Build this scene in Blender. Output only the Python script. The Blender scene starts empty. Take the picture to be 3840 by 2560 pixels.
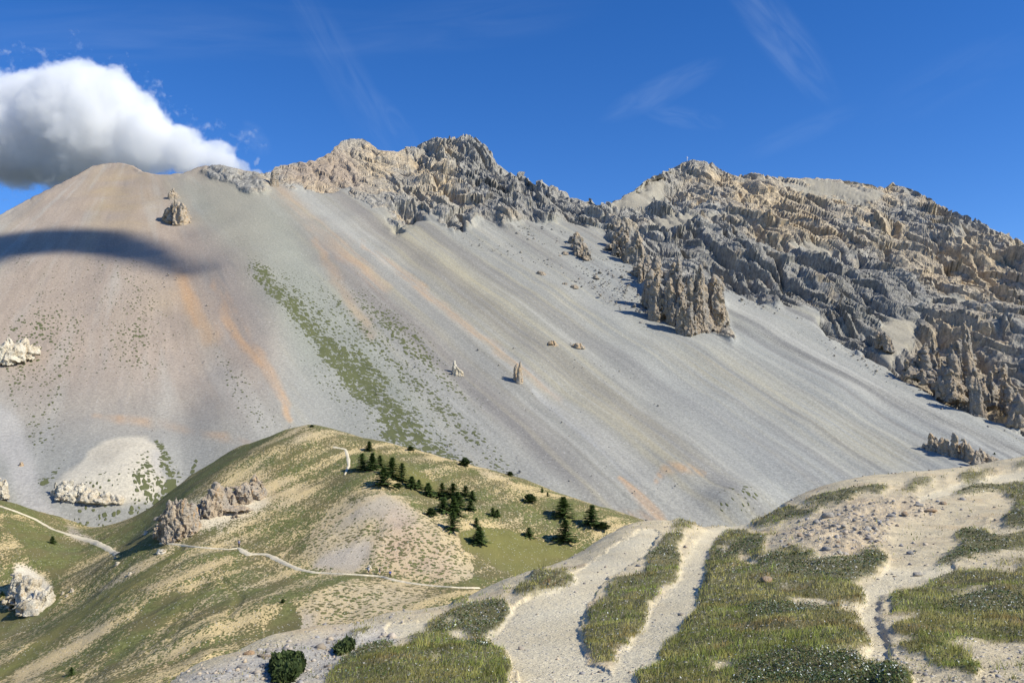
import bpy, math
from mathutils import Vector
import numpy as np
QF = 0.88           # mesh density factor
rng = np.random.default_rng(7)
scene = bpy.context.scene
COL = scene.collection

# ------------------------------------------------------------------ survey (camera) geometry
F = 3325.0; PITCH = math.atan(320 / F)
CT, ST = math.cos(PITCH), math.sin(PITCH)
def uv(px, py):
    """photo point -> bearing tangent u=x/y and height tangent v=z/y seen from the standpoint"""
    px = np.asarray(px, float); py = np.asarray(py, float)
    X = (px - 1920) / F; Y = (1280 - py) / F
    dy = CT - Y * ST
    return X / dy, (ST + Y * CT) / dy
def proj(x, y, z):
    d = y * CT + z * ST
    d = np.maximum(d, 1e-3)
    Y = (-y * ST + z * CT) / d
    return 1920 + F * x / d, 1280 - F * Y

# ------------------------------------------------------------------ noise
_P = rng.permutation(256).astype(np.int32); _P = np.concatenate([_P, _P, _P])
_G = rng.normal(size=(256, 3)); _G /= np.linalg.norm(_G, axis=1)[:, None]; _G = _G.astype(np.float32)
_J = rng.random((256, 3)).astype(np.float32)
def pn(x, y, z=0.0):
    x, y, z = np.broadcast_arrays(np.asarray(x, np.float32), np.asarray(y, np.float32), np.asarray(z, np.float32))
    xi = np.floor(x); yi = np.floor(y); zi = np.floor(z)
    fx, fy, fz = x - xi, y - yi, z - zi
    xi = xi.astype(np.int32) & 255; yi = yi.astype(np.int32) & 255; zi = zi.astype(np.int32) & 255
    w = lambda t: t * t * t * (t * (t * 6 - 15) + 10)
    sx, sy, sz = w(fx), w(fy), w(fz)
    out = 0
    for dx in (0, 1):
        a = _P[xi + dx]
        wx = sx if dx else 1 - sx
        for dy in (0, 1):
            b = _P[a + yi + dy]
            wy = sy if dy else 1 - sy
            for dz in (0, 1):
                g = _G[_P[b + zi + dz]]
                wz = sz if dz else 1 - sz
                out = out + wx * wy * wz * (g[..., 0] * (fx - dx) + g[..., 1] * (fy - dy) + g[..., 2] * (fz - dz))
    return out * 1.6
def fbm(x, y, z=0.0, o=4, g=0.5):
    s = 0; a = 1.0; n = 0
    for i in range(o):
        f = 2.03 ** i
        s = s + a * pn(x * f + 7.3 * i, y * f - 3.1 * i, z * f + 11.7 * i); n += a; a *= g
    return s / n
def ridged(x, y, z=0.0, o=4, g=0.5):
    s = 0; a = 1.0; n = 0
    for i in range(o):
        f = 2.07 ** i
        s = s + a * (1 - 2.2 * np.abs(pn(x * f + 5.3 * i, y * f - 9.1 * i, z * f + 2.7 * i))); n += a; a *= g
    return s / n
def worley(x, y, z):
    """returns (cell value 0..1, F1)"""
    x = np.asarray(x, np.float32); y = np.asarray(y, np.float32); z = np.asarray(z, np.float32)
    xi = np.floor(x); yi = np.floor(y); zi = np.floor(z)
    best = np.full(x.shape, 9.0, np.float32); val = np.zeros(x.shape, np.float32)
    for dx in (-1, 0, 1):
        for dy in (-1, 0, 1):
            for dz in (-1, 0, 1):
                cx, cy, cz = xi + dx, yi + dy, zi + dz
                h = _P[_P[_P[cx.astype(np.int32) & 255] + (cy.astype(np.int32) & 255)] + (cz.astype(np.int32) & 255)]
                j = _J[h]
                d = (cx + j[..., 0] - x) ** 2 + (cy + j[..., 1] - y) ** 2 + (cz + j[..., 2] - z) ** 2
                m = d < best
                best = np.where(m, d, best); val = np.where(m, (h * 37 % 256) / 255.0, val)
    return val, np.sqrt(best)
def slabs(x, y, z, tilt=.9):
    """each cell is a broken slab: random offset + random tilt (values about -1..1)"""
    x = np.asarray(x, np.float32); y = np.asarray(y, np.float32); z = np.asarray(z, np.float32)
    xi = np.floor(x); yi = np.floor(y); zi = np.floor(z)
    best = np.full(x.shape, 9.0, np.float32); val = np.zeros(x.shape, np.float32)
    for dx in (-1, 0, 1):
        for dy in (-1, 0, 1):
            for dz in (-1, 0, 1):
                cx, cy, cz = xi + dx, yi + dy, zi + dz
                h = _P[_P[_P[cx.astype(np.int32) & 255] + (cy.astype(np.int32) & 255)] + (cz.astype(np.int32) & 255)]
                j = _J[h]; ox, oy, oz = x - cx - j[..., 0], y - cy - j[..., 1], z - cz - j[..., 2]
                d = ox * ox + oy * oy + oz * oz
                m = d < best; g = _G[h]
                best = np.where(m, d, best)
                val = np.where(m, ((h * 37 % 256) / 127.5 - 1) * .42 + tilt * (g[..., 0] * ox + g[..., 1] * oy + g[..., 2] * oz), val)
    return val
def sst(a, b, x):
    t = np.clip((x - a) / (b - a), 0, 1); return t * t * (3 - 2 * t)
def mix(a, b, t):
    return a + (b - a) * t

# ------------------------------------------------------------------ outline rasters (traced outlines, looked up per terrain point)
RS = 4; RX0 = -960; RW, RH = 1440, 720
def _box(a, r):
    for _ in range(2):
        for ax in (0, 1):
            p = np.pad(a, [(r + 1, r) if i == ax else (0, 0) for i in (0, 1)], mode='edge')
            c = np.cumsum(p, axis=ax)
            n = a.shape[ax]
            a = (np.take(c, range(2 * r + 1, 2 * r + 1 + n), ax) - np.take(c, range(0, n), ax)) / (2 * r + 1)
    return a
def poly(*polys, blur=0):
    M = np.zeros((RH, RW), np.float32)
    for pts in polys:
        p = np.array(pts, float); X = (p[:, 0] - RX0) / RS; Y = p[:, 1] / RS
        y0, y1 = int(max(0, Y.min() - 1)), int(min(RH, Y.max() + 2))
        x0, x1 = int(max(0, X.min() - 1)), int(min(RW, X.max() + 2))
        if y1 <= y0 or x1 <= x0: continue
        gy, gx = np.mgrid[y0:y1, x0:x1] + 0.5
        ins = np.zeros(gx.shape, bool)
        for i in range(len(p)):
            ax, ay, bx, by = X[i], Y[i], X[i - 1], Y[i - 1]
            if ay == by: continue
            ins ^= ((ay > gy) != (by > gy)) & (gx < (bx - ax) * (gy - ay) / (by - ay) + ax)
        M[y0:y1, x0:x1] = np.maximum(M[y0:y1, x0:x1], ins)
    if blur: M = _box(M, max(1, int(blur / RS)))
    return M
def stroke(pts, soft=0.4):
    """pts: (px, py, halfwidth)"""
    M = np.zeros((RH, RW), np.float32)
    for a, b in zip(pts[:-1], pts[1:]):
        ax, ay, aw = a; bx, by, bw = b; w = max(aw, bw) * 1.6
        x0 = int(max(0, (min(ax, bx) - w - RX0) / RS)); x1 = int(min(RW, (max(ax, bx) + w - RX0) / RS + 2))
        y0 = int(max(0, (min(ay, by) - w) / RS)); y1 = int(min(RH, (max(ay, by) + w) / RS + 2))
        if x1 <= x0 or y1 <= y0: continue
        gy, gx = (np.mgrid[y0:y1, x0:x1] + 0.5) * RS; gx = gx + RX0
        dx, dy = bx - ax, by - ay
        t = np.clip(((gx - ax) * dx + (gy - ay) * dy) / (dx * dx + dy * dy + 1e-6), 0, 1)
        d = np.hypot(gx - ax - t * dx, gy - ay - t * dy) / (aw + (bw - aw) * t)
        M[y0:y1, x0:x1] = np.maximum(M[y0:y1, x0:x1], 1 - sst(1 - soft, 1 + soft, d))
    return M
def look(M, px, py):
    X = np.clip((px - RX0) / RS - 0.5, 0, RW - 1.001); Y = np.clip(py / RS - 0.5, 0, RH - 1.001)
    xi = X.astype(int); yi = Y.astype(int); fx = X - xi; fy = Y - yi
    return (M[yi, xi] * (1 - fx) + M[yi, xi + 1] * fx) * (1 - fy) + (M[yi + 1, xi] * (1 - fx) + M[yi + 1, xi + 1] * fx) * fy
def Z(x0, y0, s):
    return lambda *p: [(x0 + s * a, y0 + s * b) for a, b in p]
Z1, Z2, Z3, Z4 = Z(0, 200, .553), Z(1000, 400, .553), Z(2200, 500, .6973), Z(0, 1000, .553)
Z5, Z6, Z7, Z8 = Z(1000, 1200, .553), Z(0, 1693, .553), Z(1100, 1693, .553), Z(2300, 1533, .655)

# ------------------------------------------------------------------ mesh helpers
def mesh_obj(name, V, FC, mat, parent=None, smooth=True, cols=None, attrs=None):
    V = np.ascontiguousarray(V, np.float32).reshape(-1, 3)
    me = bpy.data.meshes.new(name)
    if isinstance(FC, np.ndarray):
        k = FC.shape[1]; n = len(FC)
        me.vertices.add(len(V)); me.vertices.foreach_set('co', V.ravel())
        me.loops.add(n * k); me.loops.foreach_set('vertex_index', np.ascontiguousarray(FC, np.int32).ravel())
        me.polygons.add(n); me.polygons.foreach_set('loop_start', np.arange(0, n * k, k, dtype=np.int32))
        me.update(calc_edges=True)
    else:
        me.from_pydata([tuple(map(float, v)) for v in V], [], [list(map(int, f)) for f in FC])
    if smooth: me.polygons.foreach_set('use_smooth', np.ones(len(me.polygons), bool))
    if cols is not None:
        a = me.color_attributes.new('col', 'FLOAT_COLOR', 'POINT')
        c = np.ones((len(V), 4), np.float32); c[:, :3] = cols.reshape(-1, 3)
        a.data.foreach_set('color', c.ravel())
    for k, v in (attrs or {}).items():
        a = me.attributes.new(k, 'FLOAT', 'POINT'); a.data.foreach_set('value', np.ascontiguousarray(v, np.float32).ravel())
    if mat: me.materials.append(mat)
    o = bpy.data.objects.new(name, me); COL.objects.link(o)
    if parent: o.parent = parent
    return o
def grid_faces(r, c, keep=None):
    i = np.arange(r * c).reshape(r, c)
    f = np.stack([i[:-1, :-1], i[:-1, 1:], i[1:, 1:], i[1:, :-1]], -1).reshape(-1, 4)
    if keep is not None: f = f[keep.reshape(-1)]
    return f
def compact(V, f, *arrs):
    used = np.unique(f); m = np.zeros(len(V), np.int64); m[used] = np.arange(len(used))
    return (V[used], m[f]) + tuple(a[used] for a in arrs)
def tag(o, label=None, cat=None, group=None, kind=None):
    if label: o['label'] = label
    if cat: o['category'] = cat
    if group: o['group'] = group
    if kind: o['kind'] = kind
    return o

# ------------------------------------------------------------------ node helper
class NT:
    def __init__(s, mat):
        s.t = mat.node_tree; s.t.nodes.clear()
    def n(s, typ, ins=None, **kw):
        nd = s.t.nodes.new(typ)
        for k, v in kw.items(): setattr(nd, k, v)
        for k, v in (ins or {}).items(): s.set(nd, k, v)
        return nd
    def set(s, nd, k, v):
        if v is None: return
        if isinstance(v, bpy.types.NodeSocket): s.t.links.new(v, nd.inputs[k])
        else: nd.inputs[k].default_value = v
    def m(s, op, a, b=None, c=None, clamp=False):
        nd = s.n('ShaderNodeMath', operation=op, use_clamp=clamp)
        for i, v in enumerate((a, b, c)): s.set(nd, i, v) if v is not None else None
        return nd.outputs[0]
    def mixc(s, f, a, b, mode='MIX'):
        nd = s.n('ShaderNodeMix', data_type='RGBA', blend_type=mode)
        s.set(nd, 0, f)
        nd.clamp_factor = True
        for i, v in ((6, a), (7, b)): s.set(nd, i, v if isinstance(v, bpy.types.NodeSocket) else (*v, 1.0)[:4])
        return nd.outputs[2]
    def noise(s, vec, scale, detail=3.0, rough=0.55, dist=0.0, col=False):
        nd = s.n('ShaderNodeTexNoise', {'Vector': vec, 'Scale': scale, 'Detail': detail, 'Roughness': rough, 'Distortion': dist})
        return nd.outputs[1 if col else 0]
    def ramp(s, x, a, b, c=0.0, d=1.0):
        nd = s.n('ShaderNodeMapRange', {0: x, 1: a, 2: b, 3: c, 4: d}, interpolation_type='SMOOTHSTEP')
        return nd.outputs[0]
    def attr(s, name, out=2):
        return s.n('ShaderNodeAttribute', attribute_name=name).outputs[out]
    def pos(s):
        return s.n('ShaderNodeTexCoord').outputs['Object']
    def scale(s, v, sx, sy, sz):
        return s.n('ShaderNodeMapping', {'Vector': v, 'Scale': (sx, sy, sz)}).outputs[0]
    def bump(s, h, dist, strength=1.0, normal=None):
        return s.n('ShaderNodeBump', {'Height': h, 'Distance': dist, 'Strength': strength, 'Normal': normal}).outputs[0]
    def out(s, col, rough=0.95, normal=None, spec=0.15, **kw):
        b = s.n('ShaderNodeBsdfPrincipled', {'Roughness': rough, 'Specular IOR Level': spec})
        s.set(b, 'Base Color', col if isinstance(col, bpy.types.NodeSocket) else (*col, 1.0)[:4])
        if normal is not None: s.set(b, 'Normal', normal)
        for k, v in kw.items(): s.set(b, k.replace('_', ' '), v)
        s.t.links.new(b.outputs[0], s.n('ShaderNodeOutputMaterial').inputs[0])
        return b
def newmat(name):
    m = bpy.data.materials.new(name); m.use_nodes = True
    return m, NT(m)

# ------------------------------------------------------------------ MOUNTAIN (far)
D2R = math.pi / 180
def plane(px, py, Y, phi, m):
    u, v = uv(px, py); fx, fy = math.sin(phi * D2R), -math.cos(phi * D2R)
    C = -(v + m * (u * fx + fy)) * Y
    return lambda u, v: -(v + m * (u * fx + fy)) / C
PC = plane(1760, 850, 1000, 41, .592)
PK = plane(1760, 850, 1000, 25, 1.0)
PL1 = plane(430, 612, 881, -12, .57)
PL2 = plane(430, 612, 881, 8, .57)
def _aff():
    A = []; b = []
    for px, py, Y in ((2700, 1050, 1235), (3840, 1640, 1005), (2900, 660, 1480)):
        u, v = uv(px, py); A.append([u, v, 1]); b.append(1 / Y)
    k = np.linalg.solve(np.array(A), np.array(b)); return lambda u, v: k[0] * u + k[1] * v + k[2]
PR = _aff()
def smax(a, b, t):
    h = np.clip(.5 + .5 * (a - b) / t, 0, 1); return b + (a - b) * h + t * h * (1 - h)
def smin(a, b, t): return -smax(-a, -b, t)
def wA(u, v):
    """inverse forward distance of the mountain face"""
    L = smin(PL1(u, v), PL2(u, v), 3e-4)
    kc = 1 - .42 * sst(-.26, -.58, u)
    w = smax(smax(L, kc * smax(PC(u, v), PK(u, v), 4e-5), 8e-5), PR(u, v) * (1 - .5 * sst(.12, -.2, u)), 3e-5)
    w = w * (1 + 4 * np.clip(.10 - v, 0, .16) ** 2)
    return w
def ptA(px, py, off=0.0):
    u, v = uv(px, py); Y = 1 / wA(u, v) - off
    return np.stack([u * Y, Y, v * Y], -1)

SKY_L = [(-1300, 1500), (-600, 1150), (0, 805), (110, 745), (200, 700), (300, 650), (345, 622), (400, 612), (450, 610), (495, 620), (540, 645), (600, 656), (680, 650), (760, 622), (820, 618), (850, 622), (920, 640), (1000, 650), (1018, 648), (1024, 628), (1100, 612), (1180, 602), (1235, 575), (1280, 530), (1310, 521), (1362, 520), (1390, 540), (1420, 562), (1490, 570), (1525, 550), (1570, 550), (1590, 520), (1622, 508), (1640, 520), (1700, 522), (1745, 505), (1780, 508), (1810, 525), (1840, 565), (1880, 605), (1920, 655), (1950, 655), (1992, 672), (2008, 690), (2035, 680), (2070, 698), (2110, 715), (2130, 740), (2165, 742), (2190, 760), (2212, 745), (2240, 765), (2290, 760), (2330, 745), (2380, 710), (2430, 675), (2480, 652), (2540, 620), (2572, 600), (2600, 600), (2680, 622), (2740, 655), (2790, 660), (2815, 645), (2860, 655), (2950, 668), (3060, 668), (3160, 675), (3250, 690), (3310, 700), (3340, 690), (3400, 705), (3450, 722), (3480, 745), (3560, 790), (3680, 840), (3780, 880), (3840, 912), (4400, 1200), (5200, 1600)]
_sk = np.array(SKY_L, float); _su, _sv = uv(_sk[:, 0], _sk[:, 1])
def skyv(u): return np.interp(u, _su, _sv)

# region outlines on the mountain
ROCK = poly(
    # central peaks
    [(1000, 640), (1230, 560), (1330, 500), (1500, 540), (1600, 480), (1780, 480), (1900, 600), (2000, 650), (2240, 740), (2300, 760), (2310, 850), (2200, 840), (2130, 830), (2050, 850), (1980, 820), (1900, 850), (1830, 820), (1700, 870), (1600, 790), (1500, 860), (1450, 760), (1380, 770), (1300, 720), (1150, 700), (1060, 690)],
    # right mountain
    [(2240, 740), (2400, 690), (2570, 560), (2900, 610), (3400, 650), (3950, 920), (4300, 1200), (4300, 1700), (3840, 1610), (3700, 1560), (3540, 1490), (3400, 1400), (3340, 1380), (3240, 1300), (3200, 1290), (3080, 1240), (3060, 1150), (2900, 1130), (2780, 1080), (2700, 1060), (2660, 1020), (2560, 1000), (2500, 980), (2420, 1020), (2360, 960), (2300, 870)],
    [(850, 622), (930, 640), (1010, 650), (1010, 700), (950, 720), (900, 700), (780, 650), (740, 640), (790, 622)],
    blur=16)
ROCKW = poly([(330, 620), (450, 600), (520, 635), (470, 640), (380, 640)], [(380, 1680), (520, 1640), (540, 1750), (420, 1760)], blur=12)
ROCK = np.maximum(ROCK, .85 * poly([(2270, 760), (2420, 760), (2500, 880), (2640, 960), (2710, 1150), (2760, 1300), (2600, 1240), (2470, 1150), (2420, 1120), (2400, 1020), (2330, 960), (2270, 880)], blur=14))
# open scree/ledge lanes inside the rock
SOFT = poly([(2250, 770), (2430, 690), (2520, 640), (2500, 720), (2400, 800), (2300, 780)],
            [(2620, 640), (2760, 665), (3100, 680), (3300, 720), (3420, 740), (3300, 760), (3100, 740), (2900, 700), (2750, 690)],
            [(2430, 830), (2600, 790), (2760, 800), (2780, 820), (2650, 840), (2500, 870), (2420, 900)],
            [(2900, 930), (3020, 910), (3180, 920), (3120, 960), (3060, 965), (2980, 950)],
            [(3290, 1250), (3330, 1180), (3420, 1190), (3450, 1230), (3390, 1330), (3350, 1390), (3310, 1350)],
            [(3510, 1100), (3560, 1080), (3700, 1120), (3760, 1150), (3700, 1170), (3600, 1140)],
            [(3560, 850), (3620, 850), (3660, 900), (3560, 930)], blur=16)
def build_mountain():
    nc = int(1500 * QF); nr = int(640 * QF); nb = max(12, int(40 * QF))
    U = np.concatenate([np.linspace(-1.1, -.66, int(60 * QF) + 2)[:-1], np.linspace(-.66, .66, nc), np.linspace(.66, 1.1, int(60 * QF) + 2)[1:]])
    t = np.linspace(0, 1, nr)
    vs = skyv(U); vb = np.full_like(U, -.30)
    v = vb[None] + (vs - vb)[None] * t[:, None]; u = np.broadcast_to(U, v.shape)
    Y = 1 / wA(u, v)
    X = u * Y; Zz = v * Y
    # back side
    k = np.linspace(0, 1, nb + 1)[1:, None]
    d = k * 420
    Yb = Y[-1] + d; Xb = X[-1] + 0 * d + U[None] * d; Zb = Zz[-1] - .62 * d - 0.0 * d * d
    X = np.vstack([X, Xb]); Y = np.vstack([Y, Yb]); Zz = np.vstack([Zz, Zb])
    px, py = proj(X, Y, Zz)
    wob = fbm(X / 40, Y / 40, Zz / 40, 3)
    wob2 = fbm(X / 40 + 50, Y / 40, Zz / 40, 3)
    pxw, pyw = px + wob * 45, py + wob2 * 45
    rock = np.clip(look(ROCK, pxw, pyw), 0, 1); soft = look(SOFT, pxw, pyw)
    rock = np.clip(rock * (1 - .85 * soft), 0, 1)
    rw = look(ROCKW, pxw, pyw)
    back = np.zeros_like(rock); back[nr:] = 1
    rock = np.where(back > 0, np.maximum(rock[nr - 1], .3)[None], rock)
    # thin rocky lip along all the skyline
    lip = np.exp(-np.abs(py - np.interp(X / Y, _su, _sk[:, 1])) / 14.0) * .35
    # ---- relief
    su_, sv_ = np.vstack([u, np.broadcast_to(u[-1], (nb, u.shape[1]))]), np.vstack([v, np.broadcast_to(v[-1], (nb, u.shape[1]))])
    wc = PC(su_, sv_); cC = (su_ * .755 + .656) / np.maximum(wc, 2e-4); lC = 1 / np.maximum(wc, 2e-4)
    P = np.stack([X, Y, Zz], -1).astype(np.float32)
    du = np.gradient(P, axis=1); dv = np.gradient(P, axis=0)
    N = np.cross(du, dv); N /= np.linalg.norm(N, axis=-1)[..., None] + 1e-9
    N = np.where((N[..., 2:] < 0), -N, N)
    disp = np.zeros_like(X)
    idx = (rock > .02) | (lip > .05)
    x, y, z = X[idx], Y[idx], Zz[idx]
    rk = np.maximum(rock[idx], lip[idx])
    wx = fbm(x / 60, y / 60, z / 60, 3) * 25; wy = fbm(x / 60 + 9, y / 60, z / 60, 3) * 25
    # ribs that run down the fall line, tilted beds, fractured blocks
    cR = (x * .90 + y * .43)
    q = z + .55 * cR                                  # beds dip to the right
    r1 = ridged((cR + wx) / 85, (z + wy) / 170, y / 260, 3, .5)
    r2 = np.abs(pn((cR + wy * .7) / 30, (z + wx * .5) / 95, y / 110)) ** .8 * 2 - .7
    r3 = ridged((cR + wx * .4) / 15, (z + wy * .3) / 34, y / 40, 2, .5)
    r4 = np.abs(pn((cR + wx * .3) / 8.5, (z + wy * .2) / 22, y / 22)) ** .7 * 2 - .7
    c1 = slabs((cR + wx * .5) / 36, (y + wy * .4) / 60, (z - .5 * cR + wx * .8) / 48)
    c2 = slabs((cR + wy * .3) / 15, (y + wy * .3) / 26, (z + .4 * cR + wx * .5) / 26)
    c3 = slabs(cR / 6, y / 9, (z + wx * .2) / 10)
    f1 = ridged(x / 7.5, y / 7.5, z / 8, 3, .6)
    bd = (q + wx * .5 + 4 * r3) / 21; bd = bd - np.floor(bd)
    ter = sst(.05, .35, bd) - bd
    r0 = ridged((cR + 2 * wx) / 200, (z + 2 * wy) / 430, y / 700, 2, .5)
    dd = 17 * (r0 - .5) + 11 * r1 + 5.0 * r2 + 1.0 * r3 + 1.0 * r4 + 6.5 * c1 + 3.0 * c2 + 1.1 * c3 + 1.1 * f1
    cl = np.abs(pn((cR + wx * .9) / 34, (z + wy) / 150, y / 160)); cl2 = np.abs(pn((cR + wy * .5) / 13, (z + wx * .5) / 60, y / 60 + 5))
    dd = dd - 9 * np.maximum(0, 1 - cl * 9) - 4 * np.maximum(0, 1 - cl2 * 7)
    pxi = px[idx]; pyi = py[idx]
    amp = .34 + .66 * sst(1440, 1600, pxi + .5 * (pyi - 640)); amp = amp * (1 - .45 * sst(800, 700, pyi) * sst(2500, 2900, pxi))
    disp[idx] = dd * sst(0, .9, rk) * amp
    # smaller relief on scree
    g = cC
    ap = ptA(430, 500); g = np.where(px < 1080, np.arctan2(X - ap[0], -(Y - ap[1] - 60)) * 380, g)
    disp += (1 - rock) * (sst(0, 160, np.abs(px - 1080)) * (fbm(g / 34, Zz / 900, 3.1, 3) * np.where(px < 1080, .5, .75) * (.6 + .8 * sst(-.3, .3, fbm(X / 120, Y / 120, 4, 2))) + fbm(g / 8, Zz / 260, 1.7, 2) * np.where(px < 1080, .06, .10)) + fbm(X / 60, Y / 60, Zz / 60, 2) * 3.0)
    # bumps at the foot (pale domes)
    for (bx, by, rx, ry, h) in ((440, 1770, 170, 100, 3), (2750, 1880, 130, 60, 5)):
        disp += h * np.exp(-((px - bx) / rx) ** 2 - ((py - by) / ry) ** 2)
    top = np.clip((np.arange(len(X)) - (nr - 1)) / max(1, nb * .4), 0, 1)
    fade = 1 - .0 * top[:, None]
    P = P + N * (disp * fade)[..., None].astype(np.float32)
    # keep the crest where it was surveyed: shift columns near the crest
    npx, npy = proj(P[..., 0], P[..., 1], P[..., 2])
    vv = P[:nr + 4, :, 2] / P[:nr + 4, :, 1]
    cur = vv.max(0); want = skyv(P[nr - 1, :, 0] / P[nr - 1, :, 1])
    dlt = want - cur
    kk = max(1, int(9 * QF)); ker = np.ones(2 * kk + 1) / (2 * kk + 1)
    dlt = np.convolve(np.pad(dlt, kk, mode='edge'), ker, 'valid')
    wgt = np.exp(-np.maximum(0, (nr - 1 - np.arange(len(X)))[:, None] / (nr * .03)))
    P[..., 2] += (dlt[None] * P[..., 1] * wgt)
    X, Y, Zz = P[..., 0], P[..., 1], P[..., 2]

    # ---- colour
    C = lambda *c: np.array(c, np.float32)
    grey, pale, pink, orange, tan = C(.290, .281, .245), C(.42, .40, .345), C(.385, .29, .215), C(.52, .30, .14), C(.40, .345, .215)
    apex = ptA(430, 500); ang = np.arctan2(X - apex[0], -(Y - apex[1] - 60)) * 380
    Lw = sst(1130, 960, px + 60 * wob)
    def st(s, off, l=1.0, o=3):
        a = fbm(cC / s, lC / (s * 15 * l) + off, off, o); b = fbm(ang / s, Zz / (s * 9 * l) + off, off + 3, o)
        return a * (1 - Lw) + b * Lw
    s1, s2, s3, s4 = st(42, 1.3), st(13, 5.1), st(4.5, 8.8), st(30, 12.1)
    blot = fbm(X / 35, Y / 35, Zz / 35, 4)
    col = np.broadcast_to(grey, X.shape + (3,)).copy()
    def tint(c, m):
        nonlocal col
        m = np.clip(m, 0, 1)[..., None]; col = col * (1 - m) + c * m
    # broad zones
    left = sst(1150, 850, px)
    tint(pink, .72 * left * sst(1750, 1300, py) + .12 * sst(.0, .5, s1))
    tint(pink, look(poly([(1000, 660), (1250, 700), (1500, 900), (1900, 1350), (2300, 1800), (2050, 1700), (1500, 1250), (1150, 1000)], blur=90), px, py) * (.18 + .5 * s1))
    tint(tan, sst(.0, .5, s2) * .36 * (1 - left * .5)); s5 = st(2.2, 41.7); brk = sst(-.35, .35, fbm(X / 90, Y / 90, Zz / 90, 3)); col = col * (1 + (.10 * s5 + .14 * s3) * (.4 + brk))[..., None]
    tint(tan, look(poly([(1400, 780), (1600, 850), (2150, 1350), (2700, 1800), (2500, 1750), (1950, 1300), (1500, 950)], blur=40), px, py) * (.5 + .9 * s3))
    tint(pale, sst(.05, .5, st(9, 22.2)) * .4 + sst(.05, .5, st(55, 27.2)) * .55)
    tint(C(.30, .305, .285), look(poly([(2100, 900), (2700, 1060), (3900, 1650), (3900, 1900), (2900, 1900), (2300, 1300)], blur=60), px, py) * .6)
    tint(tan, look(poly([(2250, 1200), (2700, 1330), (3500, 1720), (3300, 1760), (2700, 1450)], blur=50), px, py) * (.35 + .9 * s3))
    tint(pale, look(poly([(2680, 1110), (2740, 1120), (3300, 1440), (3840, 1690), (3840, 1730), (3200, 1470)], blur=16), px, py) * .55)
    tint(C(.155, .152, .148), sst(.08, .45, s3) * .18 + sst(.05, .5, s1) * .55)
    tint(C(.15, .15, .142), look(poly([(1450, 950), (1650, 1060), (2000, 1500), (2350, 1900), (2100, 1750), (1750, 1400)], blur=60), px, py) * .4)
    tint(C(.56, .50, .385), .9 * sst(.2, .7, .5 * blot + look(poly([(330, 1700), (400, 1640), (520, 1650), (600, 1720), (640, 1800), (600, 1860), (480, 1900), (300, 1880), (200, 1850), (210, 1800), (300, 1780)], blur=30), px + wob * 70, py + wob2 * 40)))
    # orange tongues
    og = stroke([(820, 1080, 18), (880, 1220, 26), (980, 1380, 22), (1060, 1500, 12), (1090, 1580, 10)], .8)
    og = np.maximum(og, .7 * stroke([(640, 1000, 20), (700, 1100, 40), (790, 1250, 30)], .9))
    og = np.maximum(og, .6 * stroke([(350, 1560, 10), (600, 1590, 22), (800, 1640, 16), (1000, 1660, 6)], .9))
    og = np.maximum(og, .5 * stroke([(1180, 900, 12), (1260, 1050, 20), (1400, 1250, 18)], .9))
    og = np.maximum(og, .45 * stroke([(1350, 900, 8), (1700, 1180, 16), (2100, 1500, 12)], .9))
    og = np.maximum(og, .45 * stroke([(1050, 720, 25), (1250, 900, 30), (1450, 1080, 25)], .9))
    og = np.maximum(og, 1.0 * stroke([(2325, 1790, 10), (2400, 1850, 22), (2470, 1930, 20), (2500, 1975, 14)], .6))
    og = np.maximum(og, .7 * stroke([(2470, 1800, 10), (2500, 1755, 18), (2580, 1760, 14), (2640, 1790, 6)], .8))
    og = np.maximum(og, .8 * stroke([(2310, 1920, 18), (2400, 1940, 30), (2460, 1960, 24)], .8))
    tint(orange, look(og, px + wob * 40, py + wob2 * 40) * (.42 + .9 * s3 + .5 * s2))
    yl = poly([(330, 640), (500, 620), (620, 760), (560, 860), (440, 870), (330, 800)], [(560, 1080), (640, 1060), (660, 1150), (580, 1180)], blur=50)
    tint(C(.38, .29, .18), look(yl, px, py) * (.5 + blot))
    tint(C(.25, .258, .208), look(poly([(600, 660), (900, 640), (1080, 760), (1200, 1000), (1500, 1400), (1700, 1700), (1300, 1700), (1150, 1400), (900, 950), (700, 800)], blur=40), px, py) * .65)
    tint(C(.31, .30, .265), look(poly([(1200, 1350), (1700, 1640), (2000, 1900), (1500, 1700), (1100, 1640), (1120, 1500)], blur=40), px, py) * .6)
    # fine pale gully lines
    fl = stroke([(2000, 1460, 6), (2200, 1640, 8), (2420, 1830, 6)], .8)
    tint(C(.42, .41, .38), look(fl, px + wob * 8, py) * (.35 + 1.2 * s3))
    dk = stroke([(2700, 1180, 6), (3000, 1330, 16), (3400, 1520, 14), (3840, 1700, 14)], .8)
    tint(C(.17, .165, .15), look(dk, px, py + wob * 10) * (.45 + s3))
    # rock colours
    rn = fbm(X / 55, Y / 55, Zz / 70, 4); rn2 = fbm(X / 14 + 8, Y / 14, Zz / 26, 4)
    rg = C(.345, .328, .292)[None, None] * np.ones_like(col)
    wt = np.clip(sst(-.05, .35, rn + .35 * rn2), 0, 1)[..., None]
    warm = look(poly([(2720, 720), (3050, 700), (3150, 860), (3180, 960), (2920, 940), (2780, 850)], [(3440, 1160), (3560, 1180), (3800, 1400), (3840, 1600), (3540, 1500), (3400, 1380)], [(1540, 560), (1700, 640), (1750, 780), (1560, 760)], [(3250, 820), (3840, 1000), (3840, 1200), (3500, 1080), (3300, 950)], [(2500, 640), (3400, 700), (3300, 770), (2600, 700)], [(1000, 600), (1250, 560), (1400, 520), (1500, 700), (1200, 720)], blur=40), px, py)[..., None]
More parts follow.
